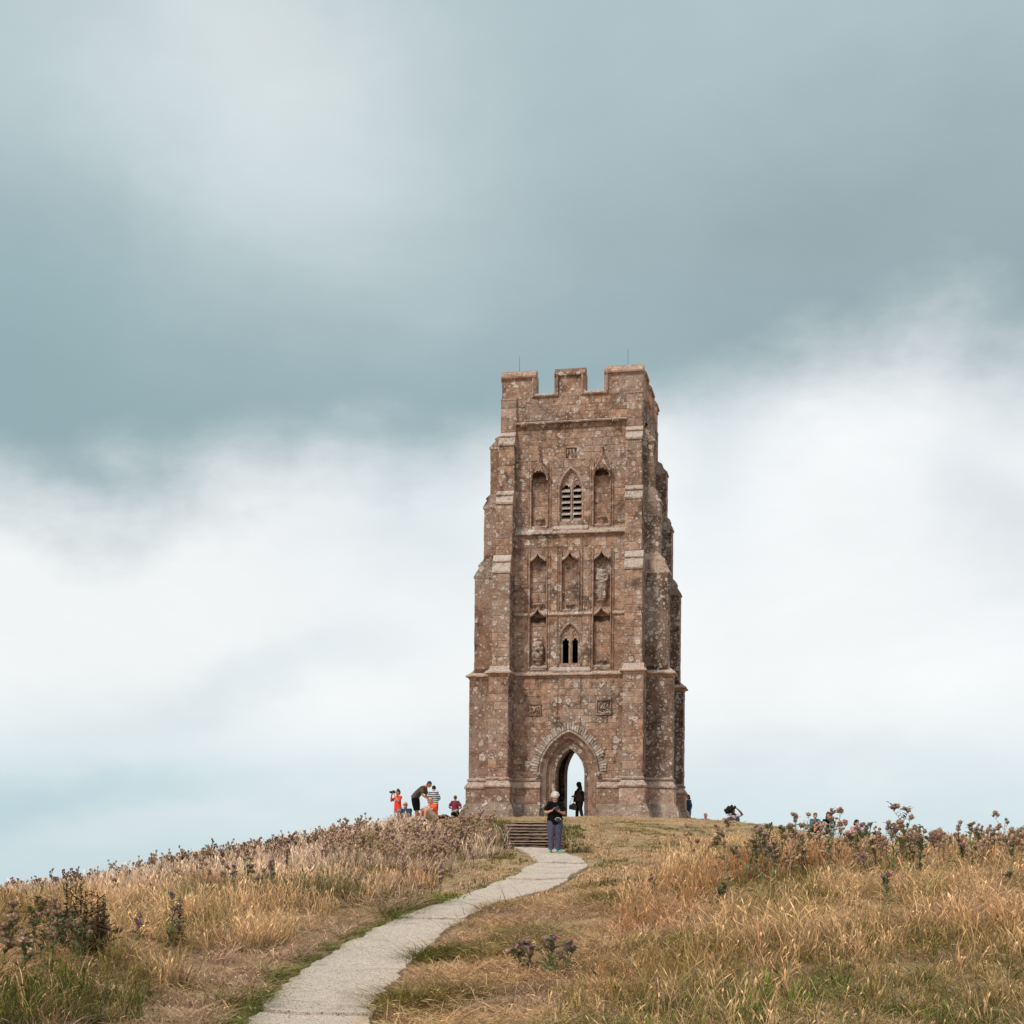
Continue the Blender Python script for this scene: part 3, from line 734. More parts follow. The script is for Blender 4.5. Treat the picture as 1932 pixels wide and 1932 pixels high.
# a left-handed frame would shear inside out: keep singles to frames that are right-handed
def handed(B):
    fr, a, z, L, h, o, pr, sd_ = B; P0 = Vector(fr(a, o, z)); A = Vector(fr(a+1, o, z))-P0; O = Vector(fr(a, o+1, z))-P0
    return A.cross(-O).z > 0
front = [B for B in BLK if B[0] is ff and handed(B)]
front.sort(key=lambda B: -B[3]*B[4]); chosen = set(id(B) for B in front[:288])
for B in front[:288]: place_block(B)
for sd_ in (0, 1, 2):
    mb = MB(); V_ = []; F_ = []; T_ = []
    for B in BLK:
        if id(B) in chosen or int(B[7]) != sd_: continue
        fr, a, z, L, h, o, pr, _ = B; k = len(V_); tt = random.random()
        for (x, y, zz) in ub.v:
            V_.append(fr(a+x*L, o-y*pr, z+zz*h)); T_.append(tt)
        F_ += [tuple(i+k for i in q) for q in ub.f]
    mb.v, mb.f, mb.t = [tuple(p) for p in V_], F_, T_
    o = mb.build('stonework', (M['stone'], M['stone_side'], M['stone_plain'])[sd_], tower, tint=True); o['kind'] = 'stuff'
print('blocks', len(BLK), len(front))

# doorway: moulded orders, hood mould, ring of rubble voussoirs
def arch_rows(w_, h, spring, prof, zbase, n=16):
    """prof: (r, y); sweeps up the left jamb, over, down the right"""
    rows = []
    for s in (-1, 1):
        part = [[(s*(w_+r_), y, zbase) for r_, y in prof], [(s*(w_+r_), y, spring*.5) for r_, y in prof]]
        for i in range(n+1):
            part.append([(lambda q: (q[0], y, q[1]))(arc_pt(w_, h, spring, r_, i/n, s)) for r_, y in prof])
        rows += part if s == -1 else part[::-1][1:]
    return rows
mb = MB(); mb.sweep(arch_rows(*DOOR, [(0, 1.0), (0, .50), (.03, .47), (.13, .46), (.15, .44), (.16, .38), (.21, .36), (.23, .31), (.19, .30), (.24, .26), (.33, .25), (.36, .21), (.36, .17), (.41, .16), (.44, .10), (.41, .09), (.47, .06), (.55, .03), (.58, .0), (.60, -.012), (.63, -.012)], -.4))
mb.build('door_surround', M['stone_trim'], tower)
def hood(w_, h, spring, prof, name='hood_mould', n=16):
    mb = MB(); rows = []
    for s in (-1, 1):
        part = [[(lambda q: (q[0], y, q[1]))(arc_pt(w_, h, spring, r_, i/n, s)) for r_, y in prof] for i in range(n+1)]
        rows += part if s == -1 else part[::-1][1:]
    mb.sweep(rows); return mb.build(name, M['stone_trim'], tower)
hood(*DOOR, [(.62, .0), (.64, -.05), (.66, -.12), (.71, -.12), (.76, -.03), (.77, 0)])
for s in (-1, 1):
    mb = MB(); mb.ball((s*1.37, -.10, 1.93), (.10, .10, .13), 9, 8); mb.ball((s*1.37, -.17, 1.90), (.06, .07, .08), 8, 6); mb.ball((s*1.40, -.08, 1.80), (.12, .08, .05), 8, 6); mb.build('head_stop', M['stone_trim'], tower, smooth=True)
for s in (-1, 1):
    n = 23
    for i in range(n):
        t0 = (i+.09)/n; t1 = (i+.91)/n; rr = random.uniform(1.06, 1.16) if i % 5 else 1.0; r0 = .785; y = -random.uniform(.03, .09); j = random.uniform(-.004, .004)
        q = [arc_pt(*DOOR, r0, t0, s), arc_pt(*DOOR, r0, t1, s), arc_pt(*DOOR, rr, t1+j, s), arc_pt(*DOOR, rr, t0+j, s)]
        if i > n-2: q = [(x if abs(x) > .01 else s*.005, z) for x, z in q]
        cx = sum(p[0] for p in q)/4; cz = sum(p[1] for p in q)/4
        mb = MB(); fr_ = [(x, .02, z) for x, z in q] + [(x, y+.012, z) for x, z in q] + [(cx+(x-cx)*.86, y, cz+(z-cz)*.94) for x, z in q]
        mb.add(fr_, [(0, 1, 5, 4), (1, 2, 6, 5), (2, 3, 7, 6), (3, 0, 4, 7), (4, 5, 9, 8), (5, 6, 10, 9), (6, 7, 11, 10), (7, 4, 8, 11), (8, 9, 10, 11)])
        mb.build('voussoir', M['stone_ring'], tower)
# threshold slab and floor inside
mb = MB(); mb.box(-1.35, 1.5, -.62, -.05, -.5, .035); mb.build('threshold', M['step_tread'], tower)
mb = MB(); mb.box(-2.29, 2.29, .3, DP-.3, -.6, .0); mb.build('floor', M['stone_base'], tower)

# niches: shafts, ogee hoods, corbels
def shaft(x, z0, z1, w_=.05, p=.07, y0=0.0):
    mb = MB(); mb.prism([(-w_/2, 0), (-w_/4, -p), (w_/4, -p), (w_/2, 0)], lambda a, q, r_: (x+q, y0+r_, a), z0, z1)
    mb.prism([(-w_/2-.02, .01), (-w_/3, -p-.02), (w_/3, -p-.02), (w_/2+.02, .01)], lambda a, q, r_: (x+q, y0+r_, a), z0, z0+.12)
    return mb.build('shaft', M['stone_trim'], tower)
for x in NXS:
    lo = 6.72 if x else LOWN
    for s in (-1, 1): shaft(x+s*(NW+.035), lo, 12.08); shaft(x+s*(NW+.15), lo, 11.95, .04, .04)
for x in UXS:
    for s in (-1, 1): shaft(x+s*(UW+.035), 13.1, 15.95); shaft(x+s*(UW+.15), 13.1, 15.8, .04, .04)
def ogee(t): return .42*t*(2-t)**.6*.9 + .58*t**4        # 0 edge .. 1 apex, height fraction
def ogee_hood(x, zb_, h, w_, p=.25, zt=None, y0=0.0):
    """head block closing the niche top with an ogee underside and a projecting scalloped lip"""
    n = 12; mb = MB(); lip = MB()
    prof = [(s*w_*(1-i/n), zb_+h*ogee(i/n)) for s in (1,) for i in range(n+1)]
    left = [(-a, z) for a, z in prof]
    if zt:
        mb.prism([(x+a, z) for a, z in left]+[(x+a, z) for a, z in reversed(prof)][1:]+[(x+w_, zt), (x-w_, zt)], lambda a, q, r_: (q, a, r_), .0, .296)
        mb.build('niche_head', M['stone_trim'], tower)
    rows = []
    for s, seq in ((-1, range(n+1)), (1, range(n-1, -1, -1))):
        for i in seq:
            a = s*w_*(1-i/n)*1.06; z = zb_+h*ogee(i/n); pr = p*(1 if i else .6)*(.55+.45*math.sin(math.pi*min(1, (i+1)/n)*.5)); sc_ = .03*abs(math.sin(i*1.57))
            rows.append([(x+a, y0+.02, z+.10), (x+a*.97, y0-pr*.6, z+.09), (x+a*.93, y0-pr, z+.03), (x+a*.93, y0-pr, z-.02-sc_), (x+a*.88, y0-pr*.8, z-.03-sc_), (x+a*.86, y0+.02, z-.01)])
    lip.sweep(rows); lip.build('niche_canopy', M['stone_trim'], tower)
for x in NXS: ogee_hood(x, 11.58, .36, NW, zt=TOPN)
for x in (NXS[0], NXS[2]):
    ogee_hood(x, 9.08, .36, NW, p=.2, zt=None)
    mb = MB(); n = 12
    prof = [(NW*(1-i/n), 9.08+.36*ogee(i/n)) for i in range(n+1)]
    mb.prism([(x-a, z) for a, z in prof]+[(x+a, z) for a, z in reversed(prof)][1:]+[(x+NW, 9.45), (x-NW, 9.45)], lambda a, q, r_: (q, a, r_), .0, .296); mb.build('niche_head', M['stone_trim'], tower)
def corbel(x, zt, r_=.23, h=.34, y=.16):
    mb = MB(); prof = [(.0, 0), (r_, 0), (r_, -.05), (r_*.8, -.08), (r_*.62, -.12), (r_*.55, -.2), (r_*.62, -.22), (r_*.5, -.26), (r_*.42, -h), (.02, -h-.05)]
    rows = [[(x+rr*math.cos(math.pi*i/8), y-rr*1.25*math.sin(math.pi*i/8), zt+z) for rr, z in prof] for i in range(9)]
    mb.sweep(rows); mb.build('corbel', M['stone_trim'], tower)
corbel(NXS[0], 9.66, .25, .2, .12); corbel(0, 9.6); corbel(NXS[2], 9.78, .25, .3, .2); corbel(NXS[0], 7.16, .25, .36); corbel(NXS[2], 7.06, .22, .3)
for x in UXS: corbel(x, 13.5, .22, .32)
# sloping sill stones at the foot of niches and windows
def slope(x0, x1, z0, z1, y0=-.02, y1=.29, m_='stone_grey', name='sill'):
    mb = MB(); rows = []; n = max(3, int((x1-x0)/.12))
    for i in range(n+1):
        x = x0+(x1-x0)*i/n; w1 = random.uniform(-.015, .015); rows.append([(x, y0, z0-.12), (x, y0-.015+w1, z0+w1), (x, (y0+y1)/2, (z0+z1)/2+w1), (x, y1, z1)])
    mb.sweep(rows); mb.build(name, M[m_], tower)
for x in (NXS[0], NXS[2]): slope(x-NW, x+NW, 6.78, 7.0)
slope(-NW, NW, LOWN+.02, LOWN+.2)
for x in UXS: slope(x-UW, x+UW, 13.12, 13.3, m_='stone_trim')
slope(-.78, .80, 12.98, 13.34, -.10, .12); slope(-.95, .95, 6.62, 6.92, -.09, .08)
# belfry canopies: vaulted cusped head, ogee ribs, finial with crockets
for x in UXS:
    mb = MB(); n = 28; ZL = 15.24; PY = -.30
    def lowz(q): return ZL+.40*math.sqrt(max(0, 1-q*q))-.085*abs(math.cos(q*math.pi*2.5))*(1-q*q)**.3
    def topz_(q): return 15.52+.62*(1-abs(q))**2.2
    for i in range(n):
        q0, q1 = -1+2*i/n, -1+2*(i+1)/n; xa, xb = x+.36*q0, x+.36*q1; ya = PY*(1-.35*q0*q0); yb = PY*(1-.35*q1*q1)
        mb.add([(xa, ya, lowz(q0)), (xb, yb, lowz(q1)), (xb, yb, topz_(q1)), (xa, ya, topz_(q0)), (xa, ya+.06, lowz(q0)), (xb, yb+.06, lowz(q1)), (xb, yb+.06, topz_(q1)), (xa, ya+.06, topz_(q0)), (xa, .02, topz_(q0)+.10), (xb, .02, topz_(q1)+.10)],
               [(0, 1, 2, 3), (4, 7, 6, 5), (0, 4, 5, 1), (3, 2, 9, 8), (0, 3, 7, 4), (1, 5, 6, 2)])
    for s_ in (-1, 1): mb.box(x+s_*.36-.03, x+s_*.36+.03, PY*.66, .02, ZL-.05, 15.56)
    cn = mb.build('niche_canopy', M['stone_cope'], tower)
    mb = MB(); mb.prism([(x-UW, 15.60), (x+UW, 15.60), (x+UW, 15.66), (x-UW, 15.66)], lambda a, q, r_: (q, a, r_), .0, .29); mb.build('niche_head', M['stone_trim'], tower)
    mb = MB()
    for s in (-1, 1):
        pts_ = [(x+s*.40*(1-t)**1.6, -.34+.20*t, 15.45+.80*t) for t in np.linspace(0, 1, 9)]
        mb.tube(pts_, .045, 5)
        for t in (.3, .55, .8): mb.ball((x+s*.36*(1-t)**1.6+s*.04, -.34+.20*t, 15.5+.72*t+.02), .04, 6, 4)
    mb.tube([(x, -.14, 16.1), (x, -.09, 16.75)], [.035, .02], 5)
    for z, r_ in ((16.3, .06), (16.42, .07), (16.58, .085), (16.72, .05)): mb.ball((x, -.10, z), (r_, r_*.7, r_*.6), 7, 5)
    mb.build('finial', M['stone_cope'], tower, smooth=False)
# windows
def window(win, sill, lights, ltop, y, thick, ribs, louvres):
    w_, h, spring = win
    mb = MB(); n = 40; xs = np.linspace(-w_+.002, w_-.002, n+1)
    def low(x):
        for (l0, l1) in lights:
            if l0 < x < l1:
                c = (l0+l1)/2; hw = (l1-l0)/2; q = 1-abs(x-c)/hw; return ltop+.16*math.sqrt(max(q, 0))*.7 - .05*abs(math.sin(q*math.pi*1.5))
        return None
    # head plate in columns between light heads and arch
    for i in range(n):
        x0, x1 = xs[i], xs[i+1]; xm = (x0+x1)/2; lw = low(xm)
        def topz(x):
            Rr = (w_*w_+h*h)/(2*w_); cx = w_-Rr; q = Rr*Rr-(abs(x)-cx)**2; return spring+math.sqrt(max(q, 0))
        if lw is None: z0 = sill
        else: z0 = lw
        mb.add([(x0, y, z0), (x1, y, z0), (x1, y, topz(x1)), (x0, y, topz(x0)), (x0, y+thick, z0), (x1, y+thick, z0), (x1, y+thick, topz(x1)), (x0, y+thick, topz(x0))],
               [(0, 1, 2, 3), (4, 7, 6, 5), (0, 4, 5, 1), (3, 2, 6, 7), (0, 3, 7, 4), (1, 5, 6, 2)])
    wn = mb.build('window', M['stone_trim'], tower)
    mb = MB(); cxm = (lights[0][1]+lights[1][0])/2
    for s, (l0, l1) in ((-1, lights[0]), (1, lights[1])):
        c = (l0+l1)/2; hw = (l1-l0)/2+.03; hh = ribs
        for q in (-1, 1):
            mb.tube([(c+q*hw*math.cos(a)**.8 if math.cos(a) > 0 else c, y-.02, ltop-.1+hh*math.sin(a)) for a in np.linspace(0, math.pi/2, 8)], .024, 5)
        mb.tube([(cxm, y-.02, ltop), (cxm+s*.10, y-.02, ltop+hh+.02), (cxm+s*.19, y-.02, spring+h*.72)], .02, 5)
        for q in (-1, 1):    # cusps in the light heads
            mb.ball((c+q*hw*.62, y+.02, ltop+.0), (.05, .05, .035), 7, 5)
    mb.tube([(cxm, y-.03, sill), (cxm, y-.03, ltop+.1)], .035, 6)
    mb.build('tracery', M['stone_trim'], wn)
    mb = MB(); mb.sweep(arch_rows(w_, h, spring, [(-.03, y), (0, y-.02), (.0, .03), (.03, -.02), (.06, -.025), (.09, 0.0)], sill)); mb.build('window_frame', M['stone_trim'], wn)
    if louvres:
        zs = np.linspace(sill+.10, ltop-.16, louvres)
        for (l0, l1) in lights:
            for i, z in enumerate(zs):
                mb = MB(); j = random.uniform(-.012, .012)
                mb.prism([(y-.07, z-.09+j), (y-.05, z-.03+j), (y+.22, z+.15+j), (y+.22, z+.10+j)], lambda a, q, r_: (a, q, r_), l0-.01, l1+.01); mb.build('louvre', M['stone_trim'], wn)
window(WINM, 6.95, ((-.34, -.07), (.09, .36)), 8.02, .12, .12, .36, 0)
window(WINU, 13.35, ((-.42, -.06), (.10, .46)), 14.92, .13, .10, .40, 6)
# statues
def remesh(o, vx, sm=2):
    md = o.modifiers.new('remesh', 'REMESH'); md.mode = 'VOXEL'; md.voxel_size = vx; md.use_smooth_shade = True
    if sm: s2 = o.modifiers.new('smooth', 'SMOOTH'); s2.iterations = sm; s2.factor = .5
    return o
x = NXS[2]+.01; z = 9.78
mb = MB(); mb.tube([(x, .08, z), (x, .07, z+.15), (x, .06, z+.6), (x, .05, z+.95), (x, .05, z+1.25), (x, .06, z+1.42)], [.15, .20, .22, .235, .21, .10], 12, flat=.75)
mb.tube([(x-.19, .05, z+1.25), (x-.235, .02, z+.95), (x-.15, -.1, z+.85)], [.07, .07, .05], 8); mb.tube([(x+.17, .05, z+1.25), (x+.225, .02, z+.95), (x+.16, -.1, z+.8)], [.07, .065, .05], 8)
for k in range(4): mb.tube([(x-.17+.02*k, -.06, z+1.12-.13*k), (x, -.13, z+1.02-.14*k), (x+.17-.02*k, -.06, z+1.1-.12*k)], .028, 6)
for a in (-.12, -.04, .05, .13): mb.tube([(x+a, -.10, z+.55), (x+a*1.15, -.09, z+.02)], .03, 6)
mb.ball((x, .03, z+1.42), (.11, .1, .06), 8, 6); mb.ball((x-.07, -.02, z+.02), (.06, .12, .05), 8, 5); mb.ball((x+.07, -.02, z+.02), (.06, .12, .05), 8, 5)
remesh(mb.build('statue', M['stone_grey'], tower), .022, 1)
x = NXS[0]; z = 7.16
mb = MB(); mb.tube([(x, .08, z), (x, .05, z+.15), (x, .05, z+.5), (x, .08, z+.78)], [.18, .24, .24, .2], 12, flat=.8)
for dx, dy, dz, r_ in ((-.17, -.1, .2, .09), (.17, -.1, .22, .09), (0, -.15, .1, .1), (-.14, -.08, .62, .11), (.13, -.09, .68, .1), (.02, -.14, .42, .09), (.2, -.05, .48, .07), (-.2, 0, .45, .07)): mb.ball((x+dx, dy, z+dz), (r_, r_*.8, r_*1.15), 8, 6)
remesh(mb.build('statue_fragment', M['stone_grey'], tower), .022, 1)
# carved relief panels
def panel(x0, x1, z0, z1, lumps, frame=True, dep=.0):
    mb = MB(); t = .05
    for a0, a1, b0, b1 in ((x0-t, x1+t, z1, z1+t*1.3), (x0-t, x1+t, z0-t, z0), (x0-t, x0, z0, z1), (x1, x1+t, z0, z1)): mb.box(a0, a1, -.075+dep*.7, .02+dep, b0, b1)
    p = mb.build('carved_panel', M['stone_trim'], tower)
    mb = MB()
    for pts_, r_ in lumps:
        mb.tube([(x0+(x1-x0)*a, -.02+dep, z0+(z1-z0)*c) for a, c in pts_], r_*1.25, 6, flat=1.0)
    mb.build('relief', M['stone_trim'], p, smooth=True)
panel(-1.90, -1.32, 4.66, 5.10, [([(.05, .1), (.3, .35), (.15, .7), (.4, .85)], .035), ([(.4, .2), (.55, .5), (.45, .8)], .04), ([(.6, .1), (.9, .15), (.95, .8), (.65, .85)], .03), ([(.75, .3), (.8, .7)], .03), ([(.05, .9), (.5, .6), (.95, .9)], .025)])
panel(1.26, 1.86, 4.66, 5.25, [([(.1, .15), (.5, .0), (.9, .15)], .04), ([(.2, .3), (.15, .7), (.35, .9), (.45, .6), (.2, .3)], .035), ([(.5, .35), (.6, .75), (.85, .85), (.8, .5), (.6, .3)], .035), ([(.3, .15), (.5, .5), (.75, .2)], .03), ([(.55, .1), (.95, .45)], .025)])
panel(-.25, .25, 16.17, 16.64, [([(.12, .1), (.15, .9)], .045), ([(.38, .9), (.45, .5), (.62, .1)], .045), ([(.66, .9), (.75, .5), (.92, .1)], .045), ([(.2, .1), (.8, .08)], .03)], dep=.10)

# parapet
MER = [(-3.2, -1.72), (-.68, .52), (1.58, 3.2)]; ZC, ZM = 19.05, 19.98; PT = .42
def parapet(fr, half, mers, vis):
    mb = MB()
    mb.prism([(0, 18.88), (0, ZC), (PT, ZC), (PT, 18.88)], lambda a, p, q: fr(a, p, q), -half, half)
    o = mb.build('parapet', M['stone'], tower)
    for a0, a1 in mers:
        mb = MB(); mb.prism([(.0, ZC), (.0, ZM), (PT, ZM), (PT, ZC)], lambda a, p, q: fr(a, p, q), a0, a1); ml = mb.build('merlon', M['stone'], tower)
        mb = MB(); e0 = .10 if a0 > -half+.01 else .03; e1 = .10 if a1 < half-.01 else .03
        mb.prism([(.01, ZM-.15), (-.03, ZM-.12), (-.12, ZM-.10), (-.14, ZM-.03), (.10, ZM+.24), (.14, ZM+.24), (.14, ZM+.27), (PT-.1, ZM+.27), (PT+.06, ZM-.03), (PT+.06, ZM-.08)], lambda a, p, q: fr(a, p, q), a0-e0, a1+e1)
        mb.build('coping', M['stone_cope'], ml)
    # moulding down the sides and along the floor of each crenel
    for k in range(len(mers)-1):
        c0, c1 = mers[k][1], mers[k+1][0]; rows = []
        path_ = [(c0, ZM-.03), (c0, ZC), (c1, ZC), (c1, ZM-.03)]; nrm_ = [(1, 0), (1, 1), (-1, 1), (-1, 0)]
        prof = [(-.12, 0.0), (-.10, -.03), (-.06, -.11), (-.01, -.13), (.11, .03), (.13, .10), (.13, PT)]
        for (a, z), (na, nz_) in zip(path_, nrm_): rows.append([fr(a+na*o_, y, z+nz_*o_) for o_, y in prof])
        mb = MB(); mb.sweep(rows); mb.build('coping', M['stone_trim'], tower)
parapet(lambda a, p, z: (a, p, z), 3.2, MER, True)
parapet(lambda a, p, z: (a, DP-p, z), 3.2, MER, False)
parapet(lambda a, p, z: (3.2-p, a+DP/2, z), 2.78, [(-2.78, -1.72), (-.62, .62), (1.72, 2.78)], True)
parapet(lambda a, p, z: (-3.2+p, a+DP/2, z), 2.78, [(-2.78, -1.72), (-.62, .62), (1.72, 2.78)], False)
for x in (-2.45, 2.50):
    mb = MB(); mb.tube([(x, .25, 20.2), (x, .25, 21.0)], [.009, .006], 5); mb.build('lightning_rod', FM('dark_metal', (.05, .05, .055), rough=.5), tower)

# ------------------------------------------------------------------ grass
def blade_set(nbl, rad, h0, h1, wd, lean, seed_p=0.0, curve=.5, seg=3, flat=False, r_=None):
    """vertices, triangles, per-vertex tone and height of one tuft"""
    r_ = r_ or np.random.default_rng(5); V_ = []; F_ = []; K_ = []; Hh = []
    for _ in range(nbl):
        a = r_.random()*6.283; q = rad*math.sqrt(r_.random()); bx, by = q*math.cos(a), q*math.sin(a)
        h = h0+(h1-h0)*r_.random()**1.3; la = r_.random()*6.283; L = lean*(.25+r_.random()); dx, dy = math.cos(la)*L*h+.06*h, math.sin(la)*L*h
        seed = r_.random() < seed_p; wv = wd*(.7+.6*r_.random())*(.55 if seed else 1); pa = r_.random()*3.14; px, py = math.cos(pa), math.sin(pa)
        tone = r_.random(); n = seg; k = len(V_)
        lv = [(t, wv*(1-t*.75)) for t in np.linspace(0, 1, n+1)[:-1]]
        if seed: lv = [(0, wv), (.5, wv*.8), (.80, wv*.7), (.88, wv*3.2)]
        for t, ww in lv:
            c = t**(1+curve); x = bx+dx*c; y = by+dy*c; z = h*(t-(.35*L*t*t if not flat else .6*t*t))
            V_ += [(x-px*ww/2, y-py*ww/2, z), (x+px*ww/2, y+py*ww/2, z)]; K_ += [tone, tone]; Hh += [t, t]
        V_.append((bx+dx, by+dy, h*(1-(.35*L if not flat else .6)))); K_.append(tone if not seed else min(1, tone+.4)); Hh.append(1.0)
        m_ = len(lv)
        for i in range(m_-1): p = k+2*i; F_ += [(p, p+1, p+3), (p, p+3, p+2)]
        F_.append((k+2*(m_-1), k+2*(m_-1)+1, k+2*m_))
    return V_, F_, K_, Hh
def scatter(name, variants, pos, rot, scl, pick, tcol, material, label=None):
    nv = len(variants); V_ = []; F_ = []; K_ = []; Hh = []; ID = []
    for i, (v, f, k, h) in enumerate(variants):
        o = len(V_); V_ += v; F_ += [tuple(a+o for a in q) for q in f]; K_ += k; Hh += h; ID += [i]*len(v)
    n0 = len(V_); N = len(pos)
    me = bpy.data.meshes.new(name); me.from_pydata(V_+[tuple(p) for p in pos], [], F_)
    def att(nm, ty, arr, fld='value'):
        a = me.attributes.new(nm, ty, 'POINT'); a.data.foreach_set(fld, np.ascontiguousarray(arr).ravel())
    att('vid', 'INT', np.r_[ID, -np.ones(N)].astype(np.int32)); att('bk', 'FLOAT', np.r_[K_, np.zeros(N)].astype(np.float32)); att('bh', 'FLOAT', np.r_[Hh, np.zeros(N)].astype(np.float32))
    att('pick', 'INT', np.r_[np.zeros(n0), pick].astype(np.int32)); att('scl', 'FLOAT', np.r_[np.ones(n0), scl].astype(np.float32))
    att('rot', 'FLOAT_VECTOR', np.vstack([np.zeros((n0, 3)), rot]).astype(np.float32), 'vector')
    att('tcol', 'FLOAT_VECTOR', np.vstack([np.ones((n0, 3)), tcol]).astype(np.float32), 'vector')
    me.materials.append(material)
    o = bpy.data.objects.new(name, me); col.objects.link(o); tag(o, label, None, None, 'stuff')
    ng = bpy.data.node_groups.new(name, 'GeometryNodeTree')
    ng.interface.new_socket('Geometry', in_out='INPUT', socket_type='NodeSocketGeometry'); ng.interface.new_socket('Geometry', in_out='OUTPUT', socket_type='NodeSocketGeometry')
    L = ng.links; gi = ng.nodes.new('NodeGroupInput'); gout = ng.nodes.new('NodeGroupOutput')
    def natt(nm, ty):
        a = ng.nodes.new('GeometryNodeInputNamedAttribute'); a.data_type = ty; a.inputs['Name'].default_value = nm; return a.outputs[0]
    vid = natt('vid', 'INT'); jn = ng.nodes.new('GeometryNodeJoinGeometry')
    def sep(src, val):
        c = ng.nodes.new('FunctionNodeCompare'); c.data_type = 'INT'; c.operation = 'EQUAL'; L.new(vid, c.inputs[2]); c.inputs[3].default_value = val
        s_ = ng.nodes.new('GeometryNodeSeparateGeometry'); s_.domain = 'POINT'; L.new(src, s_.inputs[0]); L.new(c.outputs[0], s_.inputs[1]); return s_
    sp_ = sep(gi.outputs[0], -1); mp = ng.nodes.new('GeometryNodeMeshToPoints'); L.new(sp_.outputs[0], mp.inputs[0])
    for i in range(nv):
        q = sep(sp_.outputs[1], i); g = ng.nodes.new('GeometryNodeGeometryToInstance'); L.new(q.outputs[0], g.inputs[0]); L.new(g.outputs[0], jn.inputs[0])
    iop = ng.nodes.new('GeometryNodeInstanceOnPoints'); L.new(mp.outputs[0], iop.inputs['Points']); L.new(jn.outputs[0], iop.inputs['Instance'])
    iop.inputs['Pick Instance'].default_value = True; L.new(natt('pick', 'INT'), iop.inputs['Instance Index'])
    L.new(natt('rot', 'FLOAT_VECTOR'), iop.inputs['Rotation']); L.new(natt('scl', 'FLOAT'), iop.inputs['Scale'])
    L.new(iop.outputs[0], gout.inputs[0])
    md = o.modifiers.new('scatter', 'NODES'); md.node_group = ng
    return o
def spot(u, v, d):
    if d < 0: d = hit(u, -d)[1]        # a negative d gives the picture height of the visible foot
    """ground point below picture position (u, v) at distance d, and the height of that position above it"""
    p = at(u, v, d); g = float(H(p.x, p.y)[0]); return (p.x, p.y, g-.02), max(.25, p.z-g)
